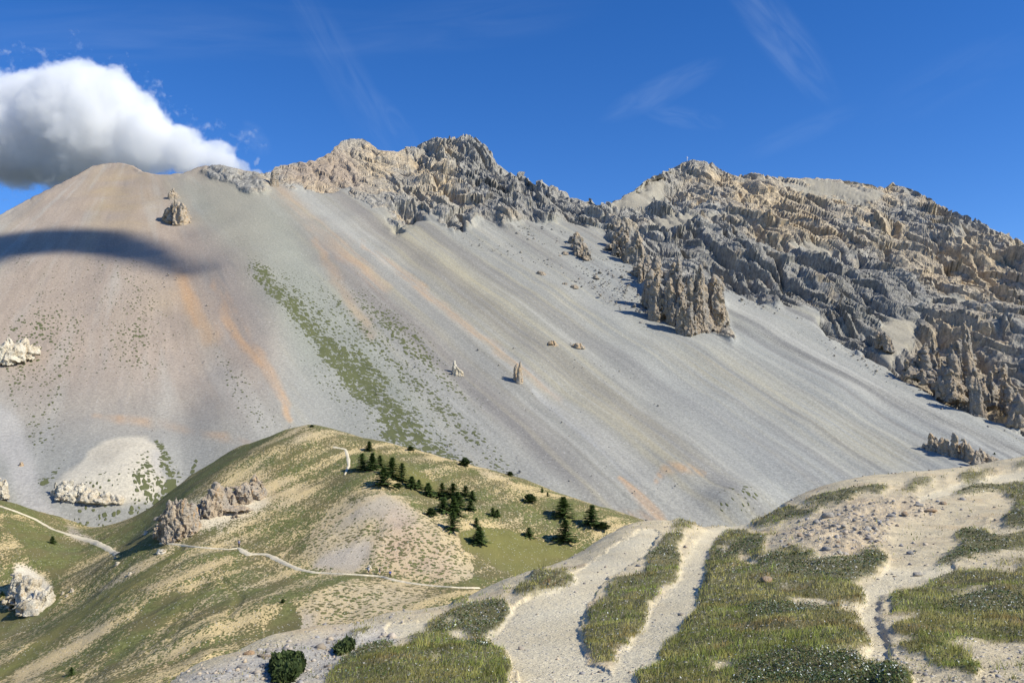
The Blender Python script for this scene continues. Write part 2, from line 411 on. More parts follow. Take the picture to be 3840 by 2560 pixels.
    cold = look(poly([(2500, 830), (2900, 900), (3080, 1000), (3300, 1000), (3500, 1200), (3300, 1330), (2700, 1080), (2450, 930)], [(1750, 500), (1900, 600), (2000, 700), (2250, 760), (2150, 850), (1800, 800), (1720, 600)], blur=40), px, py)[..., None]
    wt = np.clip(wt * .65 + warm * .75 - cold * .75, 0, 1)
    rc = rg * (1 - wt) + C(.48, .39, .27) * wt
    ow = sst(.28, .5, rn2 + .3 * rn)[..., None] * (.35 + .5 * warm)
    rc = rc * (1 - ow) + C(.56, .42, .255) * ow
    rc = rc * (1 - .14 * cold)
    rc = rc * (1 + .55 * fbm(X / 5, Y / 5, Zz / 8, 3)[..., None])
    pp = look(poly([(1010, 640), (1100, 600), (1300, 560), (1380, 700), (1150, 700)], blur=25), px, py)[..., None]
    rc = rc * (1 - .6 * pp) + C(.34, .265, .215) * .6 * pp
    rr = sst(.40, .56, rock + .42 * rn2 + .1 * fbm(X / 6, Y / 6, Zz / 9, 3))[..., None]
    sc = look(SOFT, pxw, pyw)[..., None]
    col = col * (1 - .6 * sc) + C(.33, .285, .205) * .6 * sc
    col = col * (1 - rr) + rc * rr
    wd = .8 * sst(.25, .80, .45 * rn2 + (.75 + blot) * look(poly([(330, 1720), (370, 1665), (430, 1650), (540, 1665), (555, 1690), (470, 1685), (440, 1740), (470, 1790), (380, 1790), (330, 1760)], [(200, 1795), (270, 1790), (430, 1845), (480, 1870), (430, 1900), (300, 1875), (200, 1860)], [(-200, 1730), (10, 1780), (20, 1830), (-200, 1860)], blur=24), pxw, pyw))[..., None]
    col = col * (1 - wd) + C(.45, .40, .31) * wd
    # vegetation density
    vg = .95 * poly([(920, 1000), (960, 975), (1100, 1110), (1250, 1250), (1400, 1350), (1520, 1530), (1700, 1680), (1820, 1760), (1600, 1730), (1450, 1650), (1400, 1560), (1290, 1440), (1180, 1300), (1100, 1200), (1010, 1100)], blur=30)
    vg = np.maximum(vg, .42 * poly([(700, 720), (800, 780), (900, 900), (1100, 1000), (1500, 1150), (1700, 1400), (1900, 1700), (2100, 1950), (1500, 1720), (1350, 1640), (1200, 1450), (1050, 1150), (870, 930)], blur=50))
    vg = np.maximum(vg, .30 * poly([(1100, 860), (1400, 1000), (1800, 1400), (1900, 1650), (1500, 1200)], blur=50))
    vg = np.maximum(vg, .36 * poly([(0, 1150), (250, 1130), (450, 1180), (600, 1210), (550, 1400), (350, 1450), (260, 1500), (270, 1650), (220, 1740), (120, 1700), (0, 1560)], blur=30))
    vg = np.maximum(vg, .26 * poly([(0, 880), (350, 880), (640, 1000), (700, 1200), (600, 1500), (300, 1500), (0, 1200)], blur=60))
    vg = np.maximum(vg, .34 * poly([(760, 1220), (860, 1320), (950, 1450), (1090, 1590), (1000, 1650), (880, 1560), (820, 1450)], blur=26))
    vg = np.maximum(vg, .62 * poly([(330, 1800), (560, 1700), (640, 1720), (700, 1800), (620, 1880), (500, 1950), (330, 2000), (230, 1900)], blur=22) * (1 - .45 * poly([(340, 1680), (520, 1650), (560, 1760), (440, 1790), (330, 1780)], blur=20)))
    vg = np.maximum(vg, 1.0 * poly([(140, 1790), (200, 1770), (260, 1720), (235, 1760), (170, 1830), (135, 1820)], [(570, 1650), (620, 1680), (630, 1760), (600, 1800), (590, 1720)], blur=8))
    vg = np.maximum(vg, .9 * stroke([(640, 1770, 8), (660, 1850, 10)], .5)); vg = np.maximum(vg, .9 * stroke([(740, 1730, 6), (720, 1800, 10)], .5))
    vg = np.maximum(vg, .5 * stroke([(330, 800, 30), (600, 760, 8)], .5) * 0)
    vg = np.maximum(vg, .5 * poly([(2680, 1850), (2740, 1830), (2830, 1850), (2860, 1890), (2800, 1940), (2700, 1950)], blur=16))
    veg = 1.02 * look(vg, px + wob * 26, py + wob2 * 26)
    stream = look(poly([(-60, 1500), (60, 1560), (120, 1700), (150, 1850), (260, 1950), (300, 2050), (240, 2080), (100, 1960), (60, 1850), (20, 1720), (-60, 1650)], [(560, 1700), (600, 1700), (610, 1800), (590, 1800)], blur=12), px + wob * 20, py)
    veg = veg * (1 - .92 * stream)
    tint(C(.40, .375, .335), stream * .8)
    veg = veg * (1 - rr[..., 0]) * (.75 + .9 * np.clip(st(16, 31.), -.5, .5))
    veg[nr:] *= 0
    V = P.reshape(-1, 3)
    o = mesh_obj('mountain', V, grid_faces(*X.shape), MAT_MOUNTAIN, cols=np.clip(col, .02, .9), attrs={'veg': np.clip(veg, 0, 1), 'rock': rr[..., 0]})
    fl_ = (rr[:-1, :-1, 0] < .35).ravel(); o.data.polygons.foreach_set('use_smooth', fl_)
    tag(o, kind='structure')
    return o

m, t = newmat('mountain_surface'); MAT_MOUNTAIN = m
p = t.pos(); col = t.attr('col', 0); veg = t.attr('veg'); rock = t.attr('rock')
sp = t.noise(p, .8, 5, .8); sp2 = t.noise(p, .22, 4, .6)
c = t.mixc(1.0, col, t.n('ShaderNodeCombineColor', {0: t.ramp(sp, .28, .72, .74, 1.24), 1: t.ramp(sp, .28, .72, .74, 1.24), 2: t.ramp(sp, .28, .72, .75, 1.23)}).outputs[0], 'MULTIPLY')
wn = t.n('ShaderNodeTexWhiteNoise'); vp = t.n('ShaderNodeTexVoronoi', {'Vector': p, 'Scale': .8}); t.t.links.new(vp.outputs['Color'], wn.inputs[0])
stone = t.m('MULTIPLY', t.m('MULTIPLY', t.m('LESS_THAN', vp.outputs['Distance'], .30), t.m('GREATER_THAN', wn.outputs[0], .93)), t.m('SUBTRACT', 1.0, rock))
c = t.mixc(t.m('MULTIPLY', stone, .5), c, (.50, .48, .45))
dotp = lambda a: t.n('ShaderNodeVectorMath', {0: p, 1: a}, operation='DOT_PRODUCT').outputs['Value']
pd = t.n('ShaderNodeCombineXYZ', {0: dotp((.80, .60, 0)), 1: t.m('MULTIPLY', dotp((.60, -.80, 0)), .62), 2: 0.0}).outputs[0]
v = t.n('ShaderNodeTexVoronoi', {'Vector': t.n('ShaderNodeVectorMath', {0: pd, 1: t.n('ShaderNodeVectorMath', {0: t.noise(pd, .5, 2, .5, 0, True), 'Scale': 1.6}, operation='SCALE').outputs[0]}, operation='ADD').outputs[0], 'Scale': .58})
rnd = t.n('ShaderNodeTexWhiteNoise'); t.t.links.new(v.outputs['Color'], rnd.inputs[0])
thr = t.m('SUBTRACT', t.m('MULTIPLY', veg, t.m('ADD', .55, t.m('MULTIPLY', rnd.outputs[0], 1.1))), .10)
thr = t.m('ADD', thr, t.m('MULTIPLY', t.m('SUBTRACT', sp2, .5), t.m('MULTIPLY', veg, 1.6)))
vm = t.ramp(t.m('SUBTRACT', thr, t.m('MULTIPLY', v.outputs['Distance'], .95)), -.03, .05)
vc = t.mixc(t.noise(p, .12, 3), (.075, .085, .038), (.15, .155, .07))
c = t.mixc(vm, c, vc)
h = t.m('ADD', t.m('ADD', t.m('MULTIPLY', t.noise(p, .35, 6, .65), .3), t.m('MULTIPLY', t.noise(t.scale(p, 1, 1, .6), .30, 9, .74), t.m('MULTIPLY', rock, 3.2))), t.m('MULTIPLY', vm, .35))
rk2 = t.noise(t.scale(p, 1, 1, .45), .35, 7, .75)
c = t.mixc(t.m('MULTIPLY', rock, .8), c, t.mixc(1.0, c, t.n('ShaderNodeCombineColor', {0: t.ramp(rk2, .34, .62, .60, 1.30), 1: t.ramp(rk2, .34, .62, .60, 1.28), 2: t.ramp(rk2, .34, .62, .62, 1.22)}).outputs[0], 'MULTIPLY'))
t.out(c, .95, t.bump(h, 1.0, .9))

# ------------------------------------------------------------------ radial basis height sheets
class TPS:
    def __init__(s, P, val, sc, reg=1e-3):
        s.sc = sc; s.P = np.asarray(P, float) / sc; n = len(P)
        K = s.k(s.P, s.P) + reg * np.eye(n); Q = np.hstack([np.ones((n, 1)), s.P])
        A = np.block([[K, Q], [Q.T, np.zeros((3, 3))]])
        s.w = np.linalg.solve(A, np.concatenate([val, np.zeros(3)]))
    def k(s, a, b):
        r2 = ((a[:, None, :] - b[None]) ** 2).sum(-1); return r2 * np.log(r2 + 1e-9) * .5
    def __call__(s, x, y):
        sh = np.shape(x); q = np.stack([np.ravel(x), np.ravel(y)], -1) / s.sc; out = np.empty(len(q))
        for i in range(0, len(q), 60000):
            b = q[i:i + 60000]; out[i:i + 60000] = s.k(b, s.P) @ s.w[:-3] + s.w[-3] + b @ s.w[-2:]
        return out.reshape(sh)
# ---- middle hills
BP = [(1060, 1612, 345), (1150, 1598, 335), (1300, 1640, 330), (1500, 1692, 320), (1700, 1742, 310), (1950, 1832, 298), (2150, 1915, 285), (2300, 1990, 272), (2500, 2080, 260), (2900, 2250, 240), (3600, 2500, 220),
      (1400, 1790, 285), (1800, 1900, 275), (1650, 1880, 280), (1900, 1960, 268), (1950, 2100, 240), (1750, 2130, 226), (2150, 2080, 252),
      (1430, 1862, 262), (1300, 1885, 262), (1450, 1950, 247), (1470, 2145, 217), (1200, 2150, 219), (1620, 2020, 238), (1750, 2190, 211), (1150, 2010, 246), (1330, 2030, 237), (1600, 2190, 211),
      (1150, 1700, 312), (1000, 1800, 292), (850, 1850, 286), (1200, 1810, 290), (690, 1995, 258), (600, 2005, 262), (950, 1980, 255), (900, 2058, 240), (640, 2040, 255),
      (850, 1740, 310), (700, 1870, 292), (600, 1950, 275), (1000, 1660, 330),
      (500, 2150, 238), (430, 2085, 272), (330, 2250, 242), (0, 2450, 205), (300, 2450, 190), (0, 2560, 180), (600, 2350, 195), (900, 2250, 195), (900, 2420, 165), (600, 2520, 160), (300, 2560, 165), (700, 2180, 220),
      (1300, 2168, 211), (1300, 2300, 188), (1150, 2400, 172), (1600, 2250, 198), (1450, 2330, 180), (-400, 2700, 150),
      (300, 2060, 300), (200, 2150, 272), (130, 2350, 236), (380, 2040, 300),
      (0, 2000, 292), (-300, 1900, 310), (100, 2090, 280), (60, 2160, 272), (100, 2290, 248), (-200, 2150, 270), (0, 1885, 325), (200, 1985, 312), (350, 2035, 304), (440, 2075, 288), (-500, 2400, 230)]
BF = [(900, 1680, 395), (700, 1800, 385), (560, 1880, 365), (450, 1960, 345)]            # valley line against the mountain foot
BW = [(-320, 420, -95), (-250, 460, -110), (-160, 470, -90), (-50, 480, -80), (60, 450, -80), (200, 420, -90), (-60, 410, -38), (30, 380, -45), (100, 350, -55), (150, 320, -60), (-420, 380, -90), (-150, 440, -50),
      (-90, 60, -44), (0, 60, -46), (-40, 110, -44), (60, 110, -44), (110, 180, -45), (40, 150, -42), (-120, 100, -48)]
def _tpsB():
    P = []; z = []
    for px, py, Y in BP + BF:
        u, v = uv(px, py); P.append((u * Y, Y)); z.append(v * Y)
    for x, y, h in BW: P.append((x, y)); z.append(h)
    return TPS(P, np.array(z), 100.0, 2e-3)
TB = _tpsB()
GUL = stroke([(0, 2535, 20), (200, 2380, 26), (330, 2280, 22), (500, 2180, 18), (680, 2060, 10)], .8)
GUL = np.maximum(GUL, .6 * stroke([(640, 2400, 12), (760, 2200, 20), (640, 2350, 14), (560, 2430, 16)], .8))
GUL = np.maximum(GUL, .7 * stroke([(830, 2180, 10), (900, 2230, 16), (860, 2300, 10)], .8))
KNOB = poly([(1250, 1900), (1400, 1850), (1500, 1870), (1700, 2000), (1800, 2160), (1700, 2190), (1500, 2150), (1250, 2130), (1130, 2080), (1180, 1980)], [(1150, 2240), (1300, 2170), (1480, 2180), (1640, 2210), (1500, 2300), (1300, 2350), (1130, 2400), (1100, 2330)], blur=24)
def HB(x, y):
    z = TB(x, y)
    px, py = proj(x, y, z)
    g = look(GUL, px, py); kb = look(KNOB, px, py)
    z = z + fbm(x / 38, y / 38, 0, 3) * 2.4 + fbm(x / 9, y / 9, 2, 3) * .55 - g * .45
    # run-off ribs across the flank
    c = x * .8 - y * .55
    z = z + ridged(c / 26, (x * .55 + y * .8) / 150, 4.4, 3) * 1.7 * sst(300, 150, np.abs(px - 600)) * sst(1950, 2150, py)
    z = z + kb * ridged(x / 14, y / 40, 1.4, 2) * .5
    return z
# ---- foreground shoulder, interpolated over (bearing, log distance)
CP = [(640, 2560, 12), (700, 2530, 13), (940, 2428, 16), (1300, 2345, 19), (1650, 2273, 22), (1930, 2168, 27), (2120, 2102, 31), (2290, 2002, 36), (2500, 1968, 40), (2730, 1970, 41), (2910, 1906, 46), (3250, 1821, 52), (3500, 1795, 55), (3840, 1745, 60), (4300, 1700, 62), (5000, 1650, 60),
      (1500, 2540, 11.5), (2300, 2540, 10.5), (3000, 2540, 9.2), (3700, 2540, 8.2), (2200, 2250, 19), (2800, 2250, 16.5), (3400, 2200, 17.5), (3840, 2200, 16.5), (2600, 2080, 27.5), (3060, 1905, 36), (3350, 1890, 35), (3650, 1860, 37), (3840, 1830, 40), (3100, 2010, 26), (3400, 2050, 24), (3700, 1990, 26), (2600, 2200, 19.5), (1850, 2350, 17.0), (1300, 2450, 14), (2150, 2110, 28), (1000, 2520, 12.2), (3100, 2400, 11.2), (2000, 2450, 13),
      (4400, 2200, 16), (4400, 2560, 7.5), (2700, 2700, 7.2), (1500, 2800, 8.5), (3600, 2800, 5.6), (300, 2900, 8.2), (900, 2780, 8.8), (2700, 2000, 36), (2860, 1945, 40)]
def _tpsC():
    P = []; z = []
    for i, (px, py, Y) in enumerate(CP):
        u, v = uv(px, py); P.append((u * 2.2, math.log(Y))); z.append(v * Y)
        if i < 16:
            for k, s in ((1.12, .30), (1.35, .48), (1.9, .55)):
                Y2 = Y * k; P.append((u * 2.2, math.log(Y2))); z.append(v * Y - s * (Y2 - Y) - .0)
    for u_, Y_, z_ in ((0, 2.5, -1.9), (0, 1.2, -1.7), (1.0, 1.2, -1.7), (-1.0, 1.2, -1.8), (1.0, 3, -1.8), (1.0, 6, -1.95), (1.0, 12, -2.3), (1.0, 25, -2.7), (1.0, 60, -3.0), (1.5, 3, -1.8), (1.5, 12, -2.3), (1.5, 60, -3.2),
                       (-1.0, 3, -2.5), (-1.0, 6, -4.0), (-1.0, 12, -7.0), (-1.0, 25, -13), (-1.5, 3, -3.0), (-1.5, 12, -9.0), (-1.5, 60, -34), (-1.0, 60, -32)):
        P.append((u_ * 2.2, math.log(Y_))); z.append(z_)
    return TPS(P, np.array(z), 1.0, 1e-4)
TC = _tpsC()
def HC0(x, y):
    return TC(x / y * 2.2, np.log(y))
def raymarch(H, px, py, y0, y1, n=260):
    px = np.atleast_1d(np.asarray(px, float)); py = np.atleast_1d(np.asarray(py, float))
    u, v = uv(px, py); ys = np.geomspace(y0, y1, n)
    out = np.full((len(px), 3), np.nan)
    for i in range(0, len(px), 400):
        uu = u[i:i + 400, None]; vv = v[i:i + 400, None]
        Yg = np.broadcast_to(ys, (len(uu), n)); h = H(uu * Yg, Yg) - vv * Yg
        hit = h > 0; first = hit.argmax(1); ok = hit.any(1) & (first > 0)
        r = np.arange(len(uu)); a = h[r, np.maximum(first - 1, 0)]; b = h[r, first]
        f = np.where(ok, a / (a - b + 1e-9), 0)
        Yh = ys[np.maximum(first - 1, 0)] * (1 - f) + ys[first] * f
        Yh = np.where(ok, Yh, np.nan)
        out[i:i + 400] = np.stack([uu[:, 0] * Yh, Yh, vv[:, 0] * Yh], -1)
    return out

# ------------------------------------------------------------------ MIDDLE HILLS
TRAILS = [[(-60, 1880, 5), (0, 1897, 6), (60, 1917, 7), (130, 1945, 7), (200, 1985, 8), (280, 2010, 8), (350, 2030, 9), (395, 2050, 10), (420, 2066, 9), (440, 2078, 8)],
          [(600, 2036, 3), (660, 2040, 4), (730, 2050, 4), (800, 2056, 4), (860, 2060, 3), (896, 2054, 6), (915, 2068, 11), (935, 2078, 10), (965, 2077, 6), (1000, 2078, 7), (1030, 2092, 10), (1070, 2112, 9), (1120, 2134, 8), (1180, 2146, 6), (1250, 2150, 5), (1330, 2154, 5), (1400, 2158, 5), (1440, 2163, 6), (1475, 2174, 7), (1540, 2186, 6), (1620, 2196, 6), (1720, 2203, 6), (1800, 2204, 5)],
          [(1250, 1676, 4), (1296, 1684, 5), (1306, 1720, 6), (1308, 1745, 5), (1290, 1785, 3)]]
BG = {}
BG['bare'] = np.maximum.reduce([
    .75 * poly([(850, 1790), (980, 1760), (1120, 1800), (1200, 1830), (1060, 1900), (960, 1880), (880, 1880)], [(1090, 1605), (1150, 1585), (1240, 1620), (1330, 1645), (1180, 1665), (1080, 1650)], blur=16),
    .7 * stroke([(1440, 1640, 10), (1600, 1690, 16), (1750, 1735, 14), (1950, 1830, 8)], .7),
    .8 * stroke([(1440, 1850, 8), (1330, 1900, 9), (1240, 1960, 8), (1130, 2030, 6), (1060, 2090, 4)], .6),
    .9 * stroke([(80, 2540, 30), (250, 2440, 26), (400, 2350, 14)], .7), .8 * stroke([(380, 2210, 10), (500, 2140, 16), (640, 2080, 12)], .7),
    .6 * stroke([(560, 2200, 12), (700, 2150, 18), (860, 2090, 10)], .7), .55 * stroke([(540, 2300, 10), (640, 2240, 12), (760, 2170, 8)], .7),
    .6 * stroke([(600, 2500, 12), (700, 2430, 14)], .7)])
BG['grey'] = np.maximum.reduce([
    poly([(1165, 2118), (1200, 2070), (1290, 2045), (1400, 2015), (1380, 2090), (1340, 2142), (1180, 2134)], blur=12),
    .8 * poly([(1330, 1900), (1430, 1850), (1500, 1875), (1560, 1940), (1500, 1990), (1400, 1940), (1330, 1960), (1240, 2000)], blur=20),
    .7 * poly([(1700, 1990), (1780, 2040), (1930, 2130), (1900, 2150), (1750, 2050)], blur=12),
    .9 * poly([(160, 2060), (240, 2020), (300, 2050), (290, 2090), (240, 2080)], [(250, 1960), (340, 2010), (350, 2040), (300, 2045), (250, 2000)], blur=8),
    .7 * poly([(1090, 2380), (1130, 2300), (1170, 2290), (1180, 2350), (1160, 2400)], blur=14)])
BG['pink'] = poly([(1450, 1900), (1560, 1950), (1700, 2090), (1700, 2170), (1500, 2150), (1400, 2080), (1480, 2000)], blur=30)
BG['white'] = np.maximum.reduce([poly([(40, 2180), (60, 2120), (120, 2130), (200, 2200), (195, 2260), (120, 2290), (60, 2240)], blur=10),
    .8 * stroke([(20, 2380, 8), (100, 2340, 12), (160, 2300, 10)], .6), .7 * stroke([(180, 2290, 5), (230, 2245, 4)], .6), .8 * poly([(590, 1990), (760, 1990), (900, 1960), (1000, 1900), (1000, 1840), (820, 1850), (700, 1900)], blur=20)])
BG['green'] = np.maximum.reduce([
    poly([(1100, 1585), (1000, 1625), (860, 1690), (700, 1790), (560, 1890), (440, 1990), (350, 2040), (420, 2030), (560, 1980), (600, 1930), (760, 1810), (900, 1720), (1060, 1630)], blur=14),
    poly([(0, 1930), (100, 1960), (200, 2000), (300, 2040), (330, 2060), (230, 2150), (230, 2260), (130, 2350), (-50, 2420), (-50, 2300), (100, 2290), (200, 2260), (200, 2180), (100, 2060), (0, 1960)], blur=16),
    .9 * poly([(-60, 1850), (40, 1850), (100, 1900), (200, 1960), (150, 1975), (60, 1910), (-60, 1890)], blur=10),
    .85 * poly([(440, 1990), (600, 2010), (600, 2040), (500, 2100), (440, 2080)], [(640, 2030), (560, 2080), (520, 2060), (580, 2020)], blur=14),
    .9 * poly([(560, 2240), (690, 2200), (720, 2240), (640, 2320), (520, 2420), (420, 2520), (330, 2560), (420, 2430), (500, 2330)], blur=22),
    .9 * poly([(1000, 2330), (1100, 2240), (1130, 2330), (1130, 2400), (1050, 2410), (980, 2420)], blur=18),
    .9 * GUL])
BG['olive'] = np.maximum.reduce([poly([(1400, 1690), (1500, 1720), (1600, 1780), (1660, 1850), (1600, 1850), (1500, 1810), (1440, 1770)], blur=14),
    poly([(1720, 2000), (1800, 1975), (1900, 1985), (2020, 2010), (2160, 2060), (2130, 2105), (2040, 2125), (1950, 2160), (1850, 2120), (1740, 2060)], blur=14)])
def build_hillside():
    U = np.linspace(-.82, .62, int(1150 * QF)); ys = np.geomspace(70, 500, int(1150 * QF))
    y = ys[:, None] * np.ones_like(U)[None]; x = y * U[None]
    z = HB(x, y)
    px, py = proj(x, y, z)
    wob = fbm(x / 14, y / 14, 0, 3); wob2 = fbm(x / 14, y / 14, 9, 3)
    g = {k: np.clip(look(a, px + wob * 22, py + wob2 * 22), 0, 1) for k, a in BG.items()}
    C = lambda *c: np.array(c, np.float32)
    n1 = fbm(x / 22, y / 22, 3, 4); n2 = fbm((x * .8 - y * .55) / 6.5, (x * .55 + y * .8) / 45, 5, 4)
    col = np.broadcast_to(C(.55, .425, .215), x.shape + (3,)).copy()
    def tint(c, m):
        nonlocal col
        m = np.clip(m, 0, 1)[..., None]; col = col * (1 - m) + c * m
    tint(C(.48, .42, .31), sst(-.1, .5, n1) * .45); tint(C(.50, .36, .19), sst(.0, .5, n2 * .8 - n1 * .5) * .7)
    tint(C(.46, .38, .26), look(KNOB, px, py) * .5)
    tint(C(.37, .33, .28), g['grey'] * .8); tint(C(.50, .35, .24), g['pink'] * (.45 + n2)); tint(C(.50, .385, .22), g['bare'] * (.55 + n2)); tint(C(.68, .61, .47), g['white'] * .9)
    veg = .59 + .64 * n2 + .30 * n1
    veg = np.where(look(KNOB, px, py) > .5, .46 + .2 * n2, veg)
    veg = veg * (1 - .62 * g['bare'] * (1 - 1.2 * n2).clip(.3, 1.2)) * (1 - .60 * g['grey']) * (1 - .8 * g['white'])
    veg = np.maximum(veg, 1.15 * g['green'] + .2 * n2 * g['green']); veg = np.maximum(veg, 1.25 * g['olive'])
    o = mesh_obj('hillside', np.stack([x, y, z], -1), grid_faces(*x.shape), MAT_HILL, cols=np.clip(col, .02, .9),
                 attrs={'veg': np.clip(veg, 0, 1.3), 'olive': g['olive'] + .7 * look(GUL, px, py), 'knob': look(KNOB, px, py)})
    tag(o, kind='structure')
m, t = newmat('hillside_surface'); MAT_HILL = m
p = t.pos(); col = t.attr('col', 0); veg = t.attr('veg'); olv = t.attr('olive')
sp = t.noise(p, 4.0, 4, .7)
k = t.ramp(sp, .25, .75, .66, 1.32)
c = t.mixc(1.0, col, t.n('ShaderNodeCombineColor', {0: k, 1: k, 2: k}).outputs[0], 'MULTIPLY')
wrp = t.n('ShaderNodeVectorMath', {0: p, 1: t.n('ShaderNodeVectorMath', {0: t.noise(p, 1.1, 3, .6, 0, True), 'Scale': 1.0}, operation='SCALE').outputs[0]}, operation='ADD').outputs[0]
def vor(sc, vec):
    v = t.n('ShaderNodeTexVoronoi', {'Vector': vec, 'Scale': sc}); r = t.n('ShaderNodeTexWhiteNoise'); t.t.links.new(v.outputs['Color'], r.inputs[0]); return v.outputs['Distance'], r.outputs[0]
d1, r1 = vor(.95, wrp); d2, r2 = vor(2.1, wrp)
flow = t.n('ShaderNodeMapping', {'Vector': wrp, 'Rotation': (0, 0, math.radians(35)), 'Scale': (1.0, .42, 1.0)}).outputs[0]
d3, r3 = vor(1.7, flow)
kn = t.attr('knob')
def cover(d, r): return t.m('SUBTRACT', t.m('MULTIPLY', veg, t.m('ADD', .62, t.m('MULTIPLY', r, .75))), t.m('ADD', .06, d))
f1 = cover(d1, r1); f2 = cover(d2, r2); f3 = cover(d3, r3)
fa = t.m('ADD', t.m('MULTIPLY', kn, f1), t.m('MULTIPLY', t.m('SUBTRACT', 1.0, kn), t.m('MAXIMUM', t.m('SUBTRACT', f2, .04), f3)))
fa = t.m('ADD', fa, t.m('MULTIPLY', t.m('SUBTRACT', t.noise(p, 1.8, 4, .7), .5), .55))
vm = t.ramp(fa, -.05, .06)
vc = t.mixc(t.ramp(t.noise(p, .9, 4, .6), .3, .7), (.060, .076, .020), (.155, .170, .055))
vc = t.mixc(t.ramp(t.noise(p, .08, 3, .6), .42, .62), vc, (.125, .115, .045))
vc = t.mixc(t.m('MULTIPLY', olv, .75, clamp=True), vc, (.175, .165, .045))
c = t.mixc(t.m('MULTIPLY', vm, .93), c, vc)
wn = t.n('ShaderNodeTexWhiteNoise'); vs = t.n('ShaderNodeTexVoronoi', {'Vector': p, 'Scale': 2.2}); t.t.links.new(vs.outputs['Color'], wn.inputs[0])
st_ = t.m('MULTIPLY', t.m('LESS_THAN', vs.outputs['Distance'], .33), t.m('GREATER_THAN', wn.outputs[0], .90))
c = t.mixc(t.m('MULTIPLY', st_, .65), c, (.66, .62, .54))
h = t.m('ADD', t.m('MULTIPLY', t.noise(p, 1.4, 5, .65), .22), t.m('ADD', t.m('MULTIPLY', vm, .16), t.m('MULTIPLY', st_, .12)))
t.out(c, .95, t.bump(h, 1.0, 1.0))

def ribbon(name, pts, mat, lift=.22):
    P = np.array(pts, float); L = np.concatenate([[0], np.cumsum(np.hypot(*np.diff(P[:, :2], axis=0).T))])
    s = np.arange(0, L[-1], 3.0); q = np.stack([np.interp(s, L, P[:, i]) for i in range(3)], 1)
    W = raymarch(HB, q[:, 0], q[:, 1], 120, 450); ok = ~np.isnan(W[:, 0]); W = W[ok]; q = q[ok]
    for _ in range(2): W[1:-1] = (W[:-2] + 2 * W[1:-1] + W[2:]) / 4
    d = np.gradient(W, axis=0)[:, :2]; d /= np.linalg.norm(d, axis=1)[:, None] + 1e-9
    n = np.stack([-d[:, 1], d[:, 0]], 1)
    hw = np.clip(q[:, 2] * W[:, 1] / F * 1.4, .32, 2.0) * (1 + .35 * pn(s[ok] / 14, 0, 4))
    rows = []
    for k in (-1, -.6, -.2, .2, .6, 1):
        xy = W[:, :2] + n * (hw * k)[:, None]
        rows.append(np.c_[xy, HB(xy[:, 0], xy[:, 1]) + lift * (1 - abs(k) ** 3 * 1.6)])
    V = np.stack(rows)
    return tag(mesh_obj(name, V, grid_faces(V.shape[0], V.shape[1]), mat), kind='structure')
m, t = newmat('trodden_earth'); MAT_TRAIL = m
p = t.pos(); k = t.ramp(t.noise(p, 2.5, 4, .7), .25, .75, .8, 1.2)
t.out(t.mixc(1.0, t.mixc(t.noise(p, .3, 2), (.56, .49, .36), (.62, .54, .38)), t.n('ShaderNodeCombineColor', {0: k, 1: k, 2: k}).outputs[0], 'MULTIPLY'), .95, t.bump(t.noise(p, 5, 3), .1))

# ------------------------------------------------------------------ FOREGROUND
M2 = [(2477, 2037), (2496, 2005), (2562, 2001), (2568, 2037), (2536, 2057), (2562, 2096), (2549, 2122), (2549, 2162), (2523, 2194), (2464, 2208), (2490, 2221), (2444, 2253), (2424, 2312), (2424, 2345), (2385, 2371), (2359, 2391), (2362, 2414), (2289, 2440), (2339, 2473), (2289, 2467), (2239, 2481), (2217, 2456), (2200, 2417), (2178, 2362), (2211, 2334), (2198, 2318), (2206, 2290), (2239, 2251), (2289, 2227), (2272, 2213), (2289, 2185), (2400, 2152), (2440, 2115), (2411, 2103), (2450, 2065)]
M1 = Z8((560, 790), (520, 880), (530, 950), (505, 1030), (470, 1090), (500, 1140), (470, 1180), (380, 1230), (400, 1260), (300, 1310), (260, 1370), (270, 1430), (140, 1470), (120, 1520), (160, 1600), (450, 1650), (900, 1700), (1750, 1650), (1700, 1550), (1640, 1500), (1550, 1460), (1400, 1420), (1200, 1410), (1380, 1390), (1480, 1370), (1470, 1320), (1440, 1280), (1340, 1260), (1460, 1220), (1400, 1200), (1290, 1180), (1290, 1150), (1430, 1140), (1450, 1090), (1440, 1040), (1400, 1010), (1330, 990), (1480, 950), (1560, 910), (1590, 870), (1570, 830), (1500, 795), (1420, 810), (1330, 850), (1190, 870), (1120, 885), (1190, 820), (1100, 800), (1030, 790), (960, 810), (870, 840), (810, 880), (880, 800), (860, 760), (1000, 685), (960, 690), (870, 720), (800, 720), (740, 700), (680, 690), (600, 730))
M3 = Z7((880, 1190), (900, 1160), (980, 1120), (1040, 1090), (1150, 1050), (1250, 1030), (1400, 1005), (1470, 1040), (1480, 1090), (1420, 1140), (1410, 1200), (1340, 1240), (1270, 1265), (1200, 1250), (1150, 1210), (1000, 1235), (930, 1230))
M4 = Z7((1490, 960), (1500, 930), (1540, 900), (1600, 870), (1700, 830), (1850, 820), (1930, 850), (1900, 890), (1800, 920), (1740, 950), (1650, 975), (1520, 1000))
M5 = Z7((200, 1568), (260, 1510), (330, 1440), (420, 1370), (560, 1300), (700, 1270), (850, 1240), (1000, 1240), (1180, 1270), (1320, 1300), (1420, 1370), (1460, 1430), (1480, 1500), (1470, 1568), (1440, 1700), (200, 1700))
M6 = Z7((280, 1370), (310, 1320), (400, 1290), (410, 1320), (370, 1360), (300, 1385))
